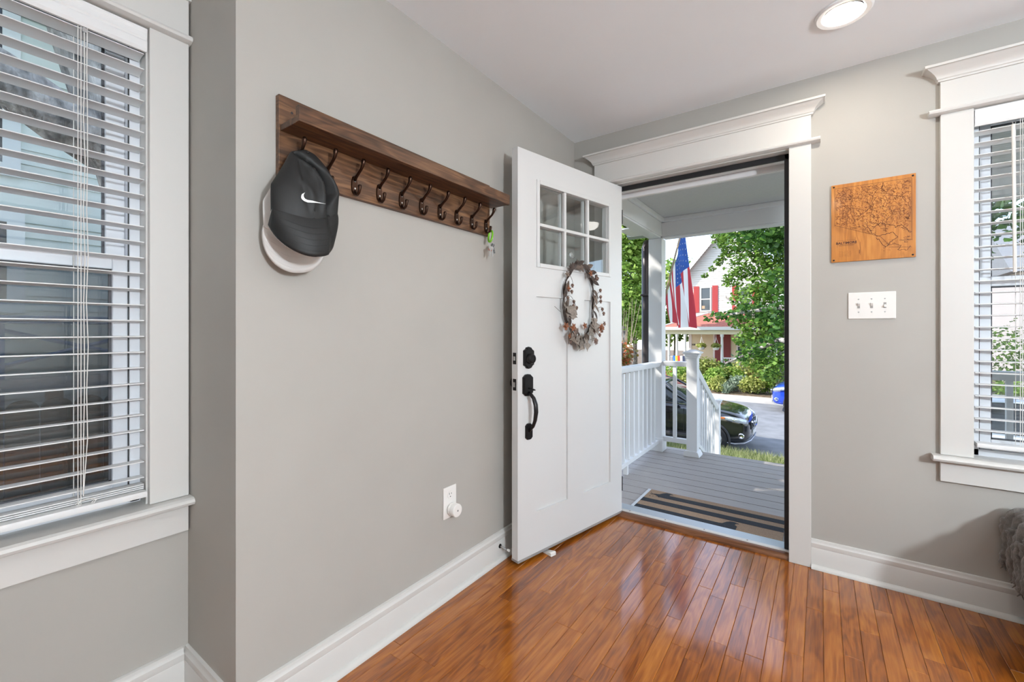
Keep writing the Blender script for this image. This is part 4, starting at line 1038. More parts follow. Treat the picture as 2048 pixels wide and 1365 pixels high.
ground('far_walk_ground', -60, 60, 17.8, 18.7, GZ + .01, M_conc); ground('far_yard_ground', -60, 60, 18.7, 60, GZ + .06, M_soil)
# grass blades on the near verge
def blades(name, n, xr, yr, hr, mt, z, seed):
    r_ = np.random.default_rng(seed); x = r_.uniform(*xr, n); y = r_.uniform(*yr, n); h = r_.uniform(*hr, n); a = r_.uniform(0, 6.28, n); lx = r_.normal(0, .35, n)*h; ly = r_.normal(0, .35, n)*h; w_ = .006
    V = np.zeros((n, 3, 3)); V[:, 0] = np.stack([x - w_*np.cos(a), y - w_*np.sin(a), np.full(n, z)], 1); V[:, 1] = np.stack([x + w_*np.cos(a), y + w_*np.sin(a), np.full(n, z)], 1); V[:, 2] = np.stack([x + lx, y + ly, z + h], 1)
    return raw_mesh(name, V.reshape(-1, 3), np.arange(3*n).reshape(n, 3), mt)
def raw_mesh(name, V, Fc, mt, parent=None):
    me = bpy.data.meshes.new(name); k = Fc.shape[1]
    me.vertices.add(len(V)); me.vertices.foreach_set('co', np.ascontiguousarray(V, dtype=np.float32).ravel())
    me.loops.add(Fc.size); me.loops.foreach_set('vertex_index', Fc.ravel().astype(np.int32))
    me.polygons.add(len(Fc)); me.polygons.foreach_set('loop_start', np.arange(0, Fc.size, k, dtype=np.int32)); me.polygons.foreach_set('loop_total', np.full(len(Fc), k, dtype=np.int32))
    me.update(calc_edges=True); me.materials.append(mt)
    o = bpy.data.objects.new(name, me); col.objects.link(o)
    if parent: o.parent = parent
    return o
g = blades('verge_grass', 26000, (-3.5, 4.0), (5.6, 8.2), (.05, .16), leaf_mat('grass_blade', (.10, .16, .03, 1), (.50, .50, .26, 1)), GZ + .17, 2)
tag(g, 'patchy sunlit grass on the verge beside the street', 'grass', kind='stuff')
def leaves(n, centers, radii, size, seed, squash=.8, shell=.55):
    """n leaf blades (two folded triangles each) scattered through clumps"""
    r_ = np.random.default_rng(seed); centers = np.array(centers, float); radii = np.array(radii, float)
    wgt = radii ** 2; idx = r_.choice(len(centers), n, p=wgt / wgt.sum())
    d = r_.normal(size=(n, 3)); d /= np.linalg.norm(d, axis=1)[:, None]
    rad = radii[idx] * (shell + (1 - shell) * r_.uniform(0, 1, n)) * r_.uniform(.75, 1.12, n)
    c = centers[idx] + d * rad[:, None] * np.array([1, 1, squash])
    a = r_.normal(size=(n, 3)); a[:, 2] *= .6; a[:, 2] -= .25; a /= np.linalg.norm(a, axis=1)[:, None]
    up = d * .6 + np.array([0, 0, .9]) + r_.normal(size=(n, 3)) * .55; b = np.cross(up, a); b /= np.linalg.norm(b, axis=1)[:, None]; nn = np.cross(a, b)
    s = size * r_.uniform(.6, 1.3, n)[:, None]
    V = np.stack([c - a*s*.5, c - a*s*.16 + b*s*.40 + nn*s*.06, c + a*s*.20 + b*s*.28 + nn*s*.04, c + a*s*.55, c + a*s*.20 - b*s*.28 + nn*s*.04, c - a*s*.16 - b*s*.40 + nn*s*.06], 1).reshape(-1, 3)
    base = np.arange(n)[:, None] * 6
    Fc = np.concatenate([base + np.array([0, 1, 2, 3]), base + np.array([0, 3, 4, 5])], 0)
    return V, Fc
L_maple = leaf_mat('maple_leaf', (.035, .095, .012, 1), (.22, .36, .06, 1)); L_lite = leaf_mat('light_leaf', (.12, .24, .03, 1), (.42, .56, .13, 1)); L_dark = leaf_mat('dark_leaf', (.02, .07, .012, 1), (.10, .22, .035, 1))
L_yel = leaf_mat('yellow_leaf', (.22, .28, .05, 1), (.55, .55, .18, 1)); L_red = leaf_mat('red_leaf', (.10, .16, .03, 1), (.48, .12, .05, 1)); L_sil = leaf_mat('silver_leaf', (.20, .28, .19, 1), (.45, .52, .40, 1))
M_bark = mat('bark', (.30, .275, .25), .95, noise=.85, nscale=16, stretch=(1, 1, .4), bump=1, bscale=30, bdist=.03)
def plant(name, label, cat, base, clumps, n, size, lm, stems, seed, group=None, sr=(.05, .02), squash=.8, shell=.55):
    base = Vector(base); e = thing(name, label, cat, base, group=group)
    V, Fc = leaves(n, [c[:3] for c in clumps], [c[3] for c in clumps], size, seed, squash, shell)
    o = raw_mesh('foliage', V - np.array(base), Fc, lm, e); o['kind'] = 'stuff'
    for s in stems:
        k = len(s); MB().tube(s, [sr[0] + (sr[1] - sr[0]) * i / (k - 1) for i in range(k)], 8).build('trunk' if s is stems[0] else 'branch', M_bark, e, smooth=True, ang=2)
    return e
# maple across the street
c0 = Vector((-.1, 19.4, GZ + .06))
cl_ = []
for px, py, d, r_ in ((1470, 480, 23, 1.1), (1520, 470, 22, 1.2), (1555, 500, 22, 1.3), (1500, 530, 22.5, 1.2), (1545, 570, 21.5, 1.3), (1500, 600, 21.5, 1.0), (1560, 640, 21, 1.2), (1525, 660, 21, 1.0), (1550, 710, 20.5, 1.0), (1510, 715, 20.5, .8), (1445, 470, 24, .7), (1452, 510, 24, .40), (1438, 524, 24, .28), (1424, 538, 24, .22), (1410, 552, 24, .18), (1480, 640, 22, .7), (1600, 520, 22, 1.6), (1620, 640, 21.5, 1.6), (1590, 430, 22, 1.6), (1500, 420, 22, 1.4), (1490, 680, 21, .6), (1465, 560, 23, .6), (1535, 740, 20, .7)):
    p = at(px, py, d * .88); cl_.append((p.x, p.y, p.z, r_ * .88))
plant('maple_tree', 'large leafy green maple in front of the house across the street', 'tree', c0, cl_, 15000, .15, L_maple, [[c0, c0 + Vector((.1, 0, 1.5)), c0 + Vector((-.1, .1, 3.2)), c0 + Vector((-.4, .2, 5))], [c0 + Vector((0, 0, 2.2)), c0 + Vector((-1.2, .4, 3.6)), c0 + Vector((-2.2, .5, 4.4))], [c0 + Vector((0, 0, 2.4)), c0 + Vector((1.3, .2, 3.8)), c0 + Vector((2.4, .3, 4.4))]], 21, sr=(.2, .06))
# street tree on the near verge: its limb reaches into the view from the right
t0 = Vector((1.95, 7.5, GZ + .17))
cl_ = []
for px, py, d, r_ in ((1550, 628, 10.2, .36), (1520, 622, 10.4, .30), (1490, 626, 10.6, .26), (1460, 632, 10.8, .22), (1432, 634, 11.0, .20), (1415, 636, 11.0, .12), (1575, 610, 10, .4), (1560, 560, 10, .4), (1545, 690, 10, .3), (1510, 700, 10.2, .25), (1480, 712, 10.4, .2), (1450, 728, 10.6, .16), (1560, 480, 10, .45), (1525, 470, 10.2, .35), (1565, 650, 9.8, .35)):
    p = at(px, py, d); cl_.append((p.x, p.y, p.z, r_))
for dx, dy, dz, r_ in ((0, 0, 5.2, 1.5), (1.2, .6, 5.6, 1.5), (-1.0, .9, 5.6, 1.4), (.6, -1.0, 6.0, 1.4), (-1.6, 1.6, 5.2, 1.0), (2.0, -.3, 4.9, 1.2), (0, 1.6, 4.8, 1.2), (1.2, 2.0, 4.6, 1.1)):
    cl_.append((t0.x + dx, t0.y + dy, t0.z + dz, r_))
b1 = at(1430, 634, 11); b2 = at(1560, 615, 10.1); b3 = at(1450, 728, 10.6); b4 = at(1560, 680, 9.9)
plant('street_tree', 'street tree with a low dark limb reaching across the doorway view', 'tree', t0, cl_, 9000, .13, L_dark, [[t0, t0 + Vector((0, .1, 1.6)), t0 + Vector((-.1, .2, 3.2)), t0 + Vector((0, .2, 5.2))], [t0 + Vector((0, .1, 2.6)), t0 + Vector((-.4, .2, 2.75)), b2, b1], [t0 + Vector((0, .1, 2.2)), t0 + Vector((-.4, .2, 2.3)), b4, b3], [t0 + Vector((0, .2, 3)), t0 + Vector((1, .4, 4.2)), t0 + Vector((1.6, .6, 5))]], 22, sr=(.14, .02))
# bright tree seen left of the corner column, across the street
cl_ = []
for px, py, r_ in ((1262, 470, 1.2), (1285, 520, 1.0), (1258, 540, 1.2), (1275, 590, 1.0), (1255, 630, 1.0), (1275, 650, .9), (1240, 480, 1.5), (1230, 600, 1.5), (1265, 430, 1.5), (1290, 450, 1.2)):
    p = at(px, py, 22.5); cl_.append((p.x, p.y, p.z, r_))
tb = at(1245, 660, 22.5); tb.z = GZ + .06
plant('yard_tree', 'bright green tree seen to the left of the porch column', 'tree', tb, cl_, 9000, .22, L_lite, [[tb, tb + Vector((0, 0, 2)), tb + Vector((.1, 0, 4)), tb + Vector((.2, 0, 6))], [tb + Vector((0, 0, 2.2)), at(1262, 560, 22.5), at(1270, 470, 22.5)]], 23, sr=(.16, .05))
for px, d, sd_, lb in ((1180, 30, 31, 'distant tree far left of the porch column'), (1270, 32, 41, 'distant tree behind the bright yard tree'), (1322, 34, 32, 'distant tree behind the porch column'),
                       (1352, 33, 33, 'distant tree behind the left end of the porch across the street'), (1490, 40, 35, 'distant tree behind the house across the street'),
                       (1945, 31, 38, 'dark distant tree at the left of the front window view'), (2010, 33, 39, 'pale distant tree in the middle of the front window view'), (2085, 30, 40, 'distant tree at the right edge of the front window view')):
    p = at(px, 660, d); p.z = GZ; r0 = random.Random(sd_)
    cl_ = [(p.x + r0.uniform(-2, 2), p.y + r0.uniform(-1.5, 1.5), GZ + r0.uniform(2.4, 7.5), r0.uniform(1.0, 1.7)) for _ in range(10)]
    plant('background_tree', lb, 'tree', p, cl_, 2800, .30, (L_maple, L_lite)[sd_ % 2], [[p, p + Vector((0, 0, 3)), p + Vector((.2, 0, 5))]], sd_, sr=(.2, .08), group='trees along the far street')
# the side-yard tree whose trunk shows in the left window and whose unseen crown is shaped to shade that window and dapple the porch
t0 = Vector((-2.1, -1.36, GZ))
tr_pts = [t0, Vector((-2.1, -1.52, .6)), Vector((-2.1, -1.70, 1.55)), Vector((-2.1, -1.84, 2.1)), Vector((-2.1, -2.05, 2.85)), Vector((-2.15, -2.3, 4.2)), Vector((-2.3, -2.4, 5.5))]
rt2 = random.Random(9); cl_ = [(-2.3 + rt2.uniform(-.5, .5), -3.9 + rt2.uniform(-1.3, .9), 3.9 + rt2.uniform(-.4, 1.0), rt2.uniform(.6, .85)) for _ in range(16)]  # dense clumps out of view, placed to keep sun off the window
cl_ += [(-2.3 + rt2.uniform(-.7, .7), rt2.uniform(-1.2, 1.2), rt2.uniform(3.3, 4.9), rt2.uniform(.35, .5)) for _ in range(11)]
cl_ += [(-2.05, -.5, 3.2, .6), (-2.0, -.75, 3.5, .55), (-2.4, -.7, 3.3, .5)]  # unseen clumps added to block a sun patch on the deck
plant('side_yard_tree', 'rough grey tree trunk with a fork seen through the side window blind', 'tree', t0, cl_, 5900, .14, L_maple, [tr_pts, [Vector((-2.1, -1.90, 2.25)), Vector((-2.1, -2.12, 2.36)), Vector((-2.1, -2.34, 2.50)), Vector((-2.15, -2.8, 2.72)), Vector((-2.3, -3.4, 3.2))], [Vector((-2.2, -2.2, 3.6)), Vector((-2.4, -1.2, 4.4)), Vector((-2.5, .2, 4.6))]], 24, sr=(.165, .10))
# shrubs
def shrub(label, p, r_, n, size, lm, seed, name='garden_shrub', cat='shrub', group=None, z=GZ + .06, k=6):
    r0 = random.Random(seed); cl_ = [(p[0] + r0.uniform(-.5, .5)*r_, p[1] + r0.uniform(-.4, .4)*r_, z + r_*(.35 + .75*r0.random()), r_*r0.uniform(.45, .65)) for _ in range(k)]
    return plant(name, label, cat, (p[0], p[1], z), cl_, n, size, lm, [[(p[0], p[1], z), (p[0], p[1], z + r_*.4), (p[0], p[1], z + r_*.8)]], seed, group, sr=(.03, .015))
G = 'shrubs in the garden across the street'
for lb, x, y, r_, n, s, lm, sd_ in (
    ('tall yellow-green shrub behind the newel post cap', -3.25, 20.6, 1.0, 1700, .15, L_yel, 51), ('shaded leafy shrub below the yellow-green one', -2.95, 19.8, .75, 1300, .12, L_lite, 52),
    ('low green shrub beside the spiky silver plant', -2.65, 19.0, .55, 1000, .10, L_yel, 53), ('dark green round bush before the porch across the street', -2.15, 20.8, .75, 1300, .10, L_lite, 54),
    ('silvery shrub right of the spiky plant', -1.65, 19.4, .60, 1200, .09, L_sil, 55), ('light green shrub near the far kerb', -1.15, 19.2, .62, 1200, .10, L_yel, 56),
    ('leafy bush under the maple near the blue car', -.55, 19.6, .85, 1400, .12, L_lite, 57), ('tall pale shrub between the maple and the porch', -1.75, 21.6, 1.15, 1500, .13, L_yel, 58),
    ('bright bush seen between the front railing and newel post', -4.5, 19.3, .80, 1300, .12, L_lite, 59), ('light shrub left of the far porch steps', -3.8, 19.2, .6, 1000, .10, L_yel, 60),
    ('green bush right of the blue car', .8, 19.8, 1.0, 1500, .13, L_maple, 61)):
    shrub(lb, (x, y), r_, n, s, lm, sd_, group=G)
yp = thing('spiky_plant', 'silver-green spiky plant by the far kerb', 'plant', (-2.12, 18.75, GZ + .06))
m = MB(); r0 = random.Random(4)
for i in range(90):
    a = r0.uniform(0, 6.28); L = r0.uniform(.45, .85); o_ = r0.uniform(.15, .9); p0 = Vector((-2.12 + r0.uniform(-.15, .15), 18.75 + r0.uniform(-.1, .1), GZ + .06)); dv = Vector((math.cos(a)*o_, math.sin(a)*o_, 1)).normalized()
    p1 = p0 + dv*L*.6; p2 = p1 + (dv + Vector((math.cos(a)*.4, math.sin(a)*.4, -.5)))*L*.35; s_ = Vector((-math.sin(a), math.cos(a), 0))*.014
    m.add([p0 - s_, p0 + s_, p1 + s_, p1 - s_, p2], [(0, 1, 2, 3), (3, 2, 4)])
m.build('blades', L_sil, yp)
plant('garden_shrub', 'tall red-tipped green bush left of the porch column', 'shrub', (-2.46, 7.1, GZ + .17), [(-2.46 + .12*math.sin(k*2.1), 7.1 + .1*math.cos(k*1.7), GZ + .55 + k*.30, .40) for k in range(7)], 4200, .07, L_red, [[(-2.46, 7.1, GZ + .17), (-2.46, 7.1, -.6), (-2.45, 7.1, .2)]], 72, G, sr=(.04, .015))
tw = thing('twiggy_bush', 'bare pale twiggy bush left of the downspout', 'bush', (-2.75, 7.85, GZ + .17)); r0 = random.Random(8)
for i in range(34):
    a = r0.uniform(0, 6.28); o_ = r0.uniform(.05, .35); p0 = Vector((-2.75 + r0.uniform(-.25, .25), 7.85 + r0.uniform(-.15, .15), GZ + .17)); h_ = r0.uniform(2.5, 3.5)
    MB().tube([p0, p0 + Vector((math.cos(a)*o_*.5, math.sin(a)*o_*.5, h_*.5)), p0 + Vector((math.cos(a)*o_*1.6, math.sin(a)*o_*1.6, h_))], [.014, .010, .004], 5).build('twig', mat('pale_twig', (.36, .28, .21), .9), tw)
for i, (x0, x1, y, h_, lb) in enumerate(((3.2, 14, 19.6, 1.2, 'clipped green hedge across the street seen through the front window'), (3.2, 14, 22.4, 3.4, 'taller hedge behind the clipped one in the front window view'))):
    cl_ = [(x0 + k*.6, y, GZ + h_*.55, h_*.55) for k in range(int((x1 - x0)/.6))]
    plant('hedge', lb, 'hedge', ((x0 + x1)/2, y, GZ + .06), cl_, 6000, .13, (L_lite, L_maple)[i], [[((x0+x1)/2, y, GZ + .06), ((x0+x1)/2, y, GZ + .3), ((x0+x1)/2, y, GZ + .6)]], 80 + i, sr=(.03, .02))

# ================================================================== HOUSE ACROSS THE STREET
HY = 25.0; PY = 22.8; PF = -1.12
hs_ = thing('house', 'white gabled house with red shutters and a porch across the street', 'house', (-3.0, HY, GZ))
M_hw = mat('house_white', (.66, .645, .61), .7); M_hy = mat('house_cream_siding', (.62, .56, .38), .7); M_redsh = mat('red_shutter', (.42, .05, .05), .6); M_shing = mat('red_shingle', (.38, .13, .095), .9, noise=.25, nscale=14, bump=.6, bscale=40, bdist=.01)
M_dglass = mat('dark_glass', (.05, .06, .075), .08); M_reddoor = mat('red_door', (.17, .022, .022), .5)
HX0, HX1 = -5.10, -.90; HC = (HX0 + HX1)/2; EV = 4.75; AP = EV + (HC - HX0)*1.2
def lap(name, x0, x1, y, z0, z1, pitch, mt, parent, clip=None):
    m = MB(); z = z0
    while z < z1 - .01:
        zt = min(z + pitch, z1); a, b = (x0, x1) if clip is None else clip(z)
        m.add([(a, y - .022, z), (b, y - .022, z), (b, y - .004, zt), (a, y - .004, zt), (a, y, z), (b, y, z)], [(0, 1, 2, 3), (4, 5, 1, 0)]); z += pitch
    return m.build(name, mt, parent)
MB().prism([(HX0, GZ), (HX1, GZ), (HX1, EV), (HC, AP), (HX0, EV)][::-1], 'y', HY + .001, HY + 7).build('wall', M_hw, hs_)
lap('lower_siding', HX0, HX1, HY, PF, 2.0, .115, M_hy, hs_); lap('upper_siding', HX0, HX1, HY, 2.0, EV, .13, M_hw, hs_)
lap('gable_siding', HX0, HX1, HY, EV, AP - .1, .13, M_hw, hs_, clip=lambda z: (HX0 + (z - EV)/1.2, HX1 - (z - EV)/1.2))
for s_ in (-1, 1):
    e0 = Vector((HC, 0, AP + .1)); e1 = Vector((HC + s_*(HC - HX0 + .45), 0, EV - .54 + .1)); m = MB()
    m.add([(e0.x, HY - .4, e0.z), (e1.x, HY - .4, e1.z), (e1.x, HY + 7.2, e1.z), (e0.x, HY + 7.2, e0.z), (e0.x, HY - .4, e0.z + .16), (e1.x, HY - .4, e1.z + .16), (e1.x, HY + 7.2, e1.z + .16), (e0.x, HY + 7.2, e0.z + .16)], [(0, 1, 2, 3), (7, 6, 5, 4), (0, 4, 5, 1), (1, 5, 6, 2), (3, 2, 6, 7)])
    m.build('roof', M_shing, hs_)
    m = MB(); m.add([(e0.x, HY - .42, e0.z - .2), (e1.x, HY - .42, e1.z - .2), (e1.x, HY - .42, e1.z + .2), (e0.x, HY - .42, e0.z + .2), (e0.x, HY - .39, e0.z - .2), (e1.x, HY - .39, e1.z - .2), (e1.x, HY - .39, e1.z + .2), (e0.x, HY - .39, e0.z + .2)], [(0, 1, 2, 3), (4, 7, 6, 5), (0, 3, 7, 4), (1, 5, 6, 2), (3, 2, 6, 7), (0, 4, 5, 1)]); m.build('rake_board', M_hw, hs_)
def far_window(x0, x1, z0, z1, parent, y=HY, shut=.31):
    w_ = MB(); f = .07
    w_.box(x0, x0 + f, y - .07, y, z0, z1); w_.box(x1 - f, x1, y - .07, y, z0, z1); w_.box(x0 + f, x1 - f, y - .07, y, z0, z0 + f); w_.box(x0 + f, x1 - f, y - .07, y, z1 - f, z1)
    zm = (z0 + z1)/2; w_.box(x0 + f, x1 - f, y - .06, y, zm - .03, zm + .03)
    o = w_.build('window', M_hw, parent)
    for a, b in ((z0 + f, zm - .03), (zm + .03, z1 - f)): box('pane', M_dglass, x0 + f, x1 - f, y - .035, y - .024, a, b, o)
    if shut:
        for a in (x0 - shut - .05, x1 + .05):
            sh_ = box('shutter', M_redsh, a, a + shut, y - .06, y - .024, z0 - .05, z1 + .05, parent)
            ml_ = MB(); z = z0
            while z < z1: ml_.box(a + .03, a + shut - .03, y - .068, y - .0605, z, z + .035); z += .06
            ml_.build('louvre', M_redsh, sh_)
    return o
far_window(-4.50, -3.88, 2.28, 3.74, hs_); far_window(-2.42, -1.80, 2.28, 3.66, hs_)
box('window_card', mat('card', (.5, .33, .2), .8), -4.40, -4.24, HY - .04, HY - .0355, 2.45, 2.62, hs_)
# porch roof with a hip at the left end
ex0, ex1, ez, rz_ = -6.15, -.5, 1.33, 2.15
m = MB(); m.add([(ex0, PY - .25, ez), (ex1, PY - .25, ez), (ex1, HY - .03, rz_), (ex0 + 2.1, HY - .03, rz_), (ex0, HY - .03, ez)], [(0, 1, 2, 3), (0, 3, 4)]); m.build('porch_roof', M_shing, hs_, solid=.05)
MB().tube([(ex0, PY - .25, ez + .04), (ex0 + 2.1, HY - .03, rz_ + .04)], .05, 6).build('hip_cap', M_hw, hs_)
box('porch_fascia', M_hw, ex0, ex1, PY - .29, PY - .25, 1.19, 1.36, hs_); box('porch_frieze', M_hy, ex0 + .2, ex1 - .2, PY - .08, PY + .08, .95, 1.19, hs_)
box('porch_soffit', M_hw, ex0, ex1, PY - .25, HY - .03, 1.17, 1.19, hs_)
for x in (-5.71, -5.27, -4.83, -2.94, -.8):
    p_ = MB().lathe([(.10, PF), (.10, PF + .12), (.065, PF + .16), (.075, PF + .9), (.065, .78), (.095, .84), (.095, .95)], (x, PY, 0), 12).build('porch_post', M_hw, hs_, smooth=True, ang=.6)
box('corner_board', M_hw, HX0 - .05, HX0 + .12, HY - .035, HY + .05, PF, 2.0, hs_)
box('porch_floor', mat('porch_red', (.36, .07, .05), .6), ex0 + .2, ex1 - .1, PY - .15, HY, PF - .10, PF, hs_)
box('porch_skirt', mat('porch_skirt', (.30, .07, .055), .8), ex0 + .25, ex1 - .15, PY - .10, PY - .04, GZ, PF - .10, hs_)
for a, b in ((-5.71, -4.83), (-2.94, -.8)):
    box('porch_rail', M_hw, a, b, PY - .03, PY + .03, PF + .78, PF + .84, hs_); box('porch_rail', M_hw, a, b, PY - .02, PY + .02, PF + .12, PF + .17, hs_)
    m = MB(); x = a + .12
    while x < b: m.box(x - .018, x + .018, PY - .018, PY + .018, PF + .17, PF + .78); x += .12
    m.build('porch_balusters', M_hw, hs_)
for i in range(3): box('porch_step', M_conc, -4.6, -3.1, PY - .15 - .3*(i + 1), PY - .15 - .3*i - .001, GZ + .06, PF - .1 - i*.14, hs_)
dd_ = box('front_door', M_reddoor, -3.68, -2.85, HY - .06, HY - .024, PF, 1.0, hs_); box('door_trim', M_hw, -3.78, -3.69, HY - .06, HY - .022, PF, 1.08, hs_)
far_window(-2.55, -1.75, -.45, .95, hs_, shut=0)
text_obj('house_number', '4008', .16, Matrix.Translation((-4.93, HY - .03, .30)) @ Matrix.Rotation(R(90), 4, 'X'), mat('number_dark', (.06, .05, .04), .5), hs_, .004)
box('mail_box', M_black, -4.86, -4.70, HY - .14, HY - .024, -.42, -.20, hs_)
for i, (x, lb) in enumerate(((-3.97, 'left hanging fern basket on the porch across the street'), (-3.24, 'right hanging fern basket on the porch across the street'))):
    b_ = thing('hanging_basket', lb, 'hanging basket', (x, PY, .12), group='fern baskets hanging from the far porch')
    MB().lathe([(.11, .10), (.16, .16), (.19, .26), (.17, .26)], (x, PY, 0), 16).build('pot', M_hw, b_, smooth=True)
    for k in range(3): MB().tube([(x + .17*math.cos(k*2.1), PY + .17*math.sin(k*2.1), .26), (x, PY, .80), (x, PY, .95)], .010, 5).build('hanger', M_hw, b_)
    V, Fc = leaves(420, [(x, PY, .34)], [.26], .13, 90 + i, .55, .3); o = raw_mesh('fronds', V - np.array((x, PY, .12)), Fc, L_yel, b_); o['kind'] = 'stuff'
bu = thing('bunting', 'string of rainbow coloured pennants tied to the far porch rail', 'bunting', (-5.2, PY - .12, -.5))
MB().tube([(-5.70, PY - .12, -.28), (-5.3, PY - .13, -.30), (-4.85, PY - .12, -.16)], .008, 5).build('string', M_black, bu)
for i, c in enumerate(((.02, .16, .62), (.75, .60, .03), (.62, .05, .03), (.8, .8, .8), (.04, .05, .10))):
    x = -5.46 + i*.13; MB().prism([(x, -.27), (x + .12, -.26), (x + .13, -.66), (x + .02, -.62)][::-1], 'y', PY - .135, PY - .125).build('pennant', mat('pennant_%d' % i, c, .7), bu)
# second house, further right (front window view)
h2 = thing('house', 'pale pink house with a grey roof far behind the front window hedge', 'house', (11, 29, GZ))
M_pink = mat('pale_pink', (.70, .60, .56), .8); box('wall', M_pink, 9.5, 19.5, 30, 38, GZ, 4.2, h2)
MB().prism([(29.4, 4.1), (34, 7.4), (38.6, 4.1)], 'x', 9.1, 19.9).build('roof', mat('grey_shingle', (.20, .20, .21), .9), h2)
for x in (10.7, 13.1, 15.5, 17.9):
    for z in (-.4, 2.2): far_window(x, x + .9, z, z + 1.4, h2, y=30.0, shut=.34)
tb_ = thing('timber_planter', 'weathered brown timber planter behind the porch railing, in the front window', 'planter', (5.0, 6.0, GZ))
M_timb = wood_mat('weathered_timber', (.06, .04, .03, 1), (.16, .11, .075, 1), (.26, .19, .14, 1), rough=.8, long='x', grain=14, rand=.3)
for i in range(8): box('plank', M_timb, 3.2, 7.4, 5.9, 5.95, GZ + .001 + i*.145, GZ + .14 + i*.145, tb_, .004)
for x in (3.25, 5.2, 7.25): box('post', M_timb, x, x + .09, 5.951, 6.04, GZ + .0005, GZ + 1.2, tb_)
box('soil', M_soil, 3.2, 7.4, 6.041, 6.9, GZ + .0005, GZ + 1.05, tb_)

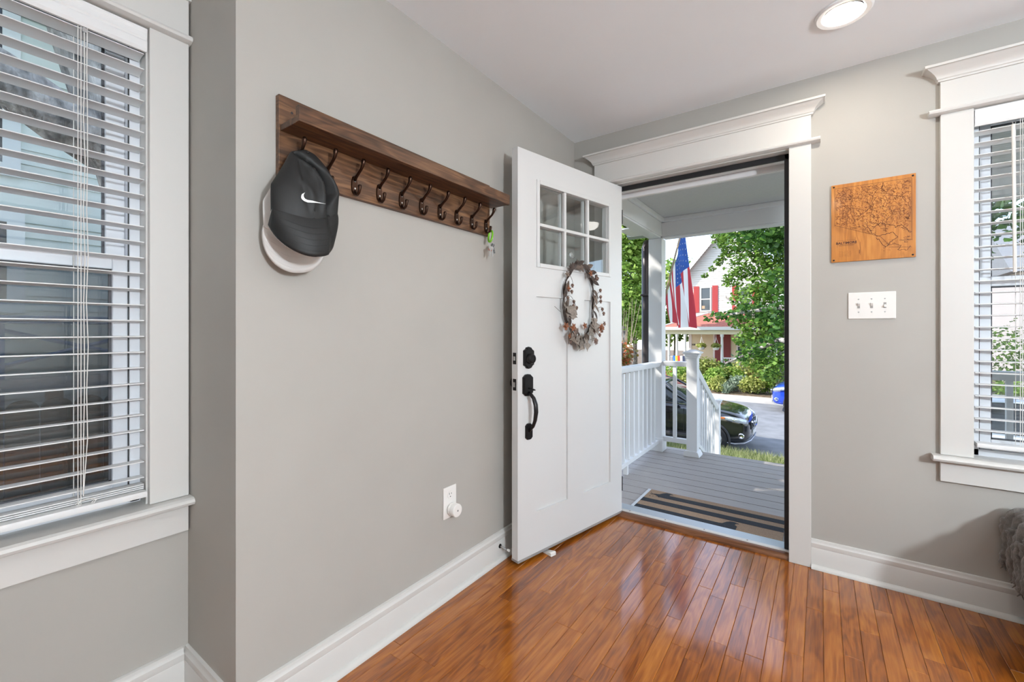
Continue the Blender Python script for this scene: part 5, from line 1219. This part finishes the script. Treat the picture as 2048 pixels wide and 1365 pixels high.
# ================================================================== CARS
M_tyre = mat('tyre', (.015, .015, .016), .8); M_rim = mat('alloy_rim', (.55, .56, .58), .3, metal=.9); M_chrome = mat('chrome', (.7, .7, .72), .12, metal=1)
M_lampg = mat('headlamp', (.55, .60, .66), .12, metal=.5); M_amber = mat('amber', (.45, .13, .03), .25); M_clad = mat('cladding', (.03, .03, .032), .6)
def car(label, loc, rz, paint, H_=1.0):
    """five-door SUV, nose at local +x 0, length 4.65, near side at -y; wheels on z=0"""
    e = thing('car', label, 'car', loc, rz)
    S = [(.00, .50, .40, .66), (-.05, .68, .32, .80), (-.14, .79, .27, .90), (-.30, .865, .24, .985), (-.55, .905, .23, 1.03), (-.90, .92, .23, 1.075), (-1.25, .92, .23, 1.115), (-1.7, .92, .22, 1.13), (-2.4, .92, .22, 1.14), (-3.2, .92, .22, 1.16), (-3.9, .91, .24, 1.17), (-4.3, .88, .28, 1.15), (-4.52, .82, .34, 1.08), (-4.62, .70, .42, .90)]
    def ring(x, w_, zb, zt):
        h = zt - zb
        half = [(0, zb), (.80*w_, zb), (.955*w_, zb + .05), (.985*w_, zb + .22*h), (1.0*w_, zb + .45*h), (.985*w_, zb + .62*h), (.995*w_, zb + .74*h), (.965*w_, zb + .90*h), (.90*w_, zt - .012), (.60*w_, zt + .022), (0, zt + .035)]
        return [(x, -a, b) for a, b in half] + [(x, a, b) for a, b in half[::-1][1:-1]]
    Rg = [ring(*s) for s in S]; n = len(Rg[0]); m = MB()
    m.add([p for r_ in Rg for p in r_], [tuple(range(n))[::-1], tuple(range((len(Rg)-1)*n, len(Rg)*n))] + [(i*n + j, i*n + (j+1) % n, (i+1)*n + (j+1) % n, (i+1)*n + j) for i in range(len(Rg)-1) for j in range(n)])
    body = m.build('body', paint, e, local=True, smooth=True, ang=3, sub=1)
    # cut the wheel arches
    cut = MB()
    for x in (-.80, -3.52):
        for s_ in (-1, 1): cut.lathe([(.385, -.12), (.385, .12)], (x, s_*.87, .345), 28, 'y')
    co = cut.build('arch_cutter', None, e, local=True)
    bo = body.modifiers.new('cut', 'BOOLEAN'); bo.operation = 'DIFFERENCE'; bo.object = co; bo.solver = 'EXACT'
    bpy.context.view_layer.update(); dg = bpy.context.evaluated_depsgraph_get(); me = bpy.data.meshes.new_from_object(body.evaluated_get(dg))
    body.modifiers.clear(); body.data = me; me.set_sharp_from_angle(angle=.9)
    bpy.data.objects.remove(co)
    # glasshouse: tapering shell in tinted glass, with roof skin and pillars over it
    G_ = [(-1.22, .80, 1.12, .80, 1.125), (-1.60, .83, 1.12, .70, 1.36), (-2.0, .84, 1.13, .64, 1.565), (-2.35, .845, 1.13, .625, 1.635), (-3.0, .845, 1.14, .62, 1.665), (-3.6, .84, 1.15, .61, 1.645), (-4.05, .82, 1.16, .60, 1.60), (-4.42, .76, 1.15, .58, 1.20)]
    def gring(x, wb, zb, wt, zt): return [(x, -wb, zb - .03), (x, -(wb*.55 + wt*.45), zb + (zt - zb)*.5), (x, -wt, zt - .02), (x, -wt*.6, zt + .008), (x, 0, zt + .018), (x, wt*.6, zt + .008), (x, wt, zt - .02), (x, (wb*.55 + wt*.45), zb + (zt - zb)*.5), (x, wb, zb - .03)]
    GR = [gring(*g) for g in G_]; k = len(GR[0]); m = MB()
    m.add([p for r_ in GR for p in r_], [(i*k + j, i*k + j + 1, (i+1)*k + j + 1, (i+1)*k + j) for i in range(len(GR)-1) for j in range(k-1)])
    m.build('glasshouse', mat('car_glass', (.012, .016, .018), .04), e, local=True, smooth=True, ang=1.2)
    m = MB()
    for i in range(2, len(GR) - 1):
        pass
    rf_ = [[Vector(q) + Vector((0, 0, .012)) for q in GR[i][2:7]] for i in range(2, 7)]
    m.add([q for r_ in rf_ for q in r_], [(i*5 + j, i*5 + j + 1, (i+1)*5 + j + 1, (i+1)*5 + j) for i in range(4) for j in range(4)]); m.build('roof', paint, e, local=True, smooth=True, ang=1.5, solid=.02)
    for s_ in (-1, 1):
        MB().tube([(-1.20, s_*.82, 1.10), (-1.60, s_*.775, 1.30), (-2.0, s_*.665, 1.555), (-2.35, s_*.645, 1.63)], .032, 6).build('front_pillar', paint, e, local=True, smooth=True)
        MB().tube([(-2.62, s_*.855, 1.12), (-2.60, s_*.75, 1.40), (-2.58, s_*.64, 1.63)], .035, 6, flat=(1, .5)).build('centre_pillar', M_clad, e, local=True)
        MB().tube([(-4.30, s_*.80, 1.14), (-4.05, s_*.70, 1.40), (-3.75, s_*.625, 1.62)], .055, 6).build('rear_pillar', paint, e, local=True)
        MB().tube([(-1.40, s_*.890, 1.122), (-2.6, s_*.897, 1.135), (-3.9, s_*.885, 1.165)], .010, 5).build('belt_trim', M_chrome, e, local=True)
        MB().box(-3.25, -1.25, s_*.915 - .012, s_*.915 + .012, .30, .40).build('door_cladding', M_clad, e, local=True, bevel=.008)
        MB().tube([(-1.3, s_*.93, .335), (-3.2, s_*.93, .335)], .008, 5).build('cladding_trim', M_chrome, e, local=True)
        for xh in (-2.35, -3.30): MB().box(xh - .10, xh + .10, s_*.925 - .014, s_*.925 + .014, .885, .915).build('door_handle', M_chrome, e, local=True, bevel=.008)
        for xd in (-1.45, -2.55, -3.45): MB().box(xd - .003, xd + .003, s_*.912 - .006, s_*.912 + .006, .45, 1.02).build('door_gap', M_black, e, local=True)
        mi_ = MB().sphere((-1.62, s_*1.02, 1.16), .1, 12, 8, (.55, 1.1, .75)).build('mirror', paint, e, local=True, smooth=True); MB().tube([(-1.60, s_*.86, 1.12), (-1.61, s_*.97, 1.14)], .02, 6).build('mirror_arm', M_clad, mi_, local=True)
        # headlamp wrapping the corner, indicator, fog lamp
        hl = MB(); A = [(-.62, .915, .90), (-.40, .895, .925), (-.20, .825, .90), (-.09, .70, .845), (-.055, .60, .815)]; Bm = [(-.60, .918, .862), (-.40, .905, .82), (-.21, .845, .785), (-.10, .735, .755), (-.055, .64, .74)]
        vs_ = [(x, s_*(y + .012), z) for x, y, z in A] + [(x, s_*(y + .012), z) for x, y, z in Bm]
        hl.add(vs_, [((i, i+1, 6+i, 5+i) if s_ > 0 else (5+i, 6+i, i+1, i)) for i in range(4)]); hl.build('headlamp', M_lampg, e, local=True, smooth=True, solid=.03)
        MB().sphere((-.33, s_*.885, .845), .05, 12, 8, (1, .6, .8)).build('lamp_projector', M_chrome, e, local=True, smooth=True)
        MB().box(-.60, -.50, s_*.925 - .02, s_*.925 + .012, .855, .905).build('indicator', M_amber, e, local=True, bevel=.01)
        MB().lathe([(a, b*s_) for a, b in ((.062, -.03), (.066, .02), (.05, .028), (.046, .0), (.02, -.005))], (-.17, s_*.80, .47), 18, 'y' ).build('fog_lamp', M_chrome, e, local=True, smooth=True, ang=.5)
        MB().tube([(-.52, s_*.90, .30), (-.30, s_*.87, .285), (-.12, s_*.76, .30), (-.02, s_*.5, .33), (.0, s_*.02, .34)], .024, 6, flat=(1, .7)).build('bumper_lip', mat('satin_silver', (.42, .43, .45), .35, metal=.6), e, local=True, smooth=True)
    MB().box(-.03, .012, -.46, .46, .58, .76).build('grille', M_black, e, local=True, bevel=.02)
    MB().tube([(.02, -.44, .77), (.035, -.16, .62), (.035, .16, .62), (.02, .44, .77)], .022, 6).build('grille_chrome', M_chrome, e, local=True, smooth=True)
    MB().lathe([(.06, .015), (.06, .034), (.045, .036)], (0, 0, .68), 18, 'x').build('badge', M_chrome, e, local=True)
    MB().box(.0, .022, -.26, .26, .43, .54).build('number_plate', M_plate, e, local=True)
    for s_ in (-1, 1): MB().box(-4.60, -4.40, s_*.78 - .04, s_*.78 + .04, .85, 1.12).build('tail_lamp', mat('tail_red', (.35, .015, .015), .25), e, local=True, bevel=.02)
    # wheels and dark arch lips
    for x in (-.80, -3.52):
        for s_ in (-1, 1):
            MB().tube([(x + .395*math.cos(t), s_*.915, .345 + .395*math.sin(t)) for t in [-.25 + i/18*(math.pi + .5) for i in range(19)]], .028, 6, flat=(1, 1)).build('arch_trim', M_clad, e, local=True, smooth=True)
            MB().lathe([(.37, -.11), (.37, .02)], (x, s_*.76, .345), 24, 'y').build('arch_liner', M_black, e, local=True)
            w_ = MB().lathe([(.225, -.10), (.31, -.11), (.345, -.09), (.352, 0), (.345, .09), (.31, .11), (.235, .105), (.225, .06), (.225, -.06)], (x, s_*.83, .345), 36, 'y').build('wheel', M_tyre, e, local=True, smooth=True, ang=.6)
            r_ = MB(); yo = s_*.83 + s_*.09
            r_.tube([(x + .222*math.cos(t), yo, .345 + .222*math.sin(t)) for t in [i/36*2*math.pi for i in range(36)]], .014, 6, closed=True)
            for q in range(5):
                for dq in (-.16, .16):
                    a = q/5*2*math.pi + .3; r_.tube([(x + .03*math.cos(a + dq), yo + s_*.006, .345 + .03*math.sin(a + dq)), (x + .12*math.cos(a + dq*.7), yo + s_*.01, .345 + .12*math.sin(a + dq*.7)), (x + .215*math.cos(a + dq*1.25), yo, .345 + .215*math.sin(a + dq*1.25))], [.02, .017, .02], 6, flat=(1, .6))
            r_.lathe([(.045, -.02), (.045, .02)], (x, yo, .345), 16, 'y'); r_.build('rim', M_rim, w_, local=True, smooth=True, ang=.6)
            MB().lathe([(.215, -.004), (.215, .004)], (x, s_*.83 + s_*.035, .345), 28, 'y').build('rim_shade_disc', mat('rim_shadow', (.03, .03, .032), .6), w_, local=True)  # dark disc drawn as the shade behind the spokes
    return e
car('black SUV parked on the near side of the street below the porch', (.0, 9.66, GZ - .0995), 0, mat('black_paint', (.006, .007, .009), .16, coat=1, spec=.5))
car('bright blue SUV parked on the far side of the street at the right', (-.12, 16.55, GZ - .0995), R(180), mat('blue_paint', (.012, .05, .42), .2, coat=1))
car('white SUV parked on the street, seen through the front window blind', (7.2, 9.66, GZ - .0995), 0, mat('white_paint', (.72, .76, .80), .2, coat=1))

# ================================================================== NEIGHBOUR'S SIDE WALL (left window view)
nb = thing('neighbour_house', 'pale green-white clapboard side of the neighbouring house in the left window', 'house', (-3.6, -4, GZ))
M_nb = mat('pale_clapboard', (.60, .66, .62), .7, noise=.06, nscale=4, stretch=(1, .3, 4)); M_nbt = mat('pale_trim', (.66, .70, .70), .6)
NX = -3.30; NY0, NY1 = -8.5, -.65
box('core', M_nb, -9, NX - .03, NY0, NY1, GZ + .021, 3.9, nb)
z = GZ + .5; i = 0
while z < 3.8:
    m = MB(); m.prism([(NX - .03, z), (NX + .002, z), (NX - .012, z + .108), (NX - .03, z + .108)], 'y', NY0, NY1 - .02).build('siding_board', M_nb, nb); z += .105
box('foundation', mat('grey_block', (.25, .25, .25), .9), NX - .03, NX + .03, NY0, NY1, GZ + .021, GZ + .5, nb)
box('corner_board', M_nbt, NX - .03, NX + .02, NY1 - .0199, NY1 + .05, GZ + .5, 3.9, nb)
def nwin(y0, y1, z0, z1):
    w_ = MB(); f = .085
    w_.box(NX, NX + .03, y0, y0 + f, z0, z1); w_.box(NX, NX + .03, y1 - f, y1, z0, z1); w_.box(NX, NX + .03, y0 + f, y1 - f, z0, z0 + f); w_.box(NX, NX + .03, y0 + f, y1 - f, z1 - f, z1); zm = (z0 + z1)/2; w_.box(NX, NX + .025, y0 + f, y1 - f, zm - .03, zm + .03)
    o = w_.build('window', M_nbt, nb)
    for a, b in ((z0 + f, zm - .03), (zm + .03, z1 - f)): box('pane', M_dglass, NX + .004, NX + .012, y0 + f, y1 - f, a, b, o)
nwin(-3.10, -2.12, 1.30, 2.02); nwin(-3.10, -2.14, 2.26, 3.62)
MB().prism([(-9.4, 3.85), (-2.95, 3.85), (-6.1, 4.7)], 'y', NY0 - .3, NY1 + .3).build('roof', mat('grey_shingle2', (.17, .17, .18), .9), nb)
fn = thing('scalloped_fence', 'dark scalloped picket fence between the two houses', 'fence', (-2.55, -2.4, GZ + .02))
M_fen = mat('dark_fence', (.07, .065, .05), .9, noise=.35, nscale=10, stretch=(1, 1, .3))
for i in range(26):
    y = -4.6 + i*.145; s = 14
    P = [(y, GZ + .021), (y + .138, GZ + .021), (y + .138, .70)] + [(y + .069 + .069*math.cos(t), .70 + .055*math.sin(t)) for t in [j/10*math.pi for j in range(1, 10)]] + [(y, .70)]
    MB().prism(P, 'x', -2.56, -2.54).build('picket', M_fen, fn)
for z in (-.9, .1): box('rail', M_fen, -2.595, -2.5605, -4.6, -.83, z, z + .09, fn)
box('cap_rail', mat('grey_rail', (.30, .31, .32), .7), -2.66, -2.60, -4.6, -.83, .80, .88, fn)
for y in (-4.5, -3.3, -2.1, -.9): box('post', M_fen, -2.68, -2.596, y, y + .07, GZ + .021, .80, fn)
bt = thing('blue_table', 'blue folding table leaning in the side yard behind the fence', 'table', (-2.9, -1.95, GZ + .02))
M_blue = mat('blue_plastic', (.04, .15, .32), .5); box('table_top', M_blue, -3.15, -2.72, -2.35, -1.45, 1.22, 1.27, bt, .01)
for y in (-2.28, -1.52): box('leg', M_blue, -3.1, -3.05, y - .02, y + .02, GZ + .021, 1.219, bt); box('leg', M_blue, -2.82, -2.77, y - .02, y + .02, GZ + .021, 1.219, bt)
for a, b in ((-2.28, -1.52), (-1.52, -2.28)): MB().tube([(-2.79, a, 1.18), (-2.79, b, .95)], .015, 6).build('brace', M_blue, bt)
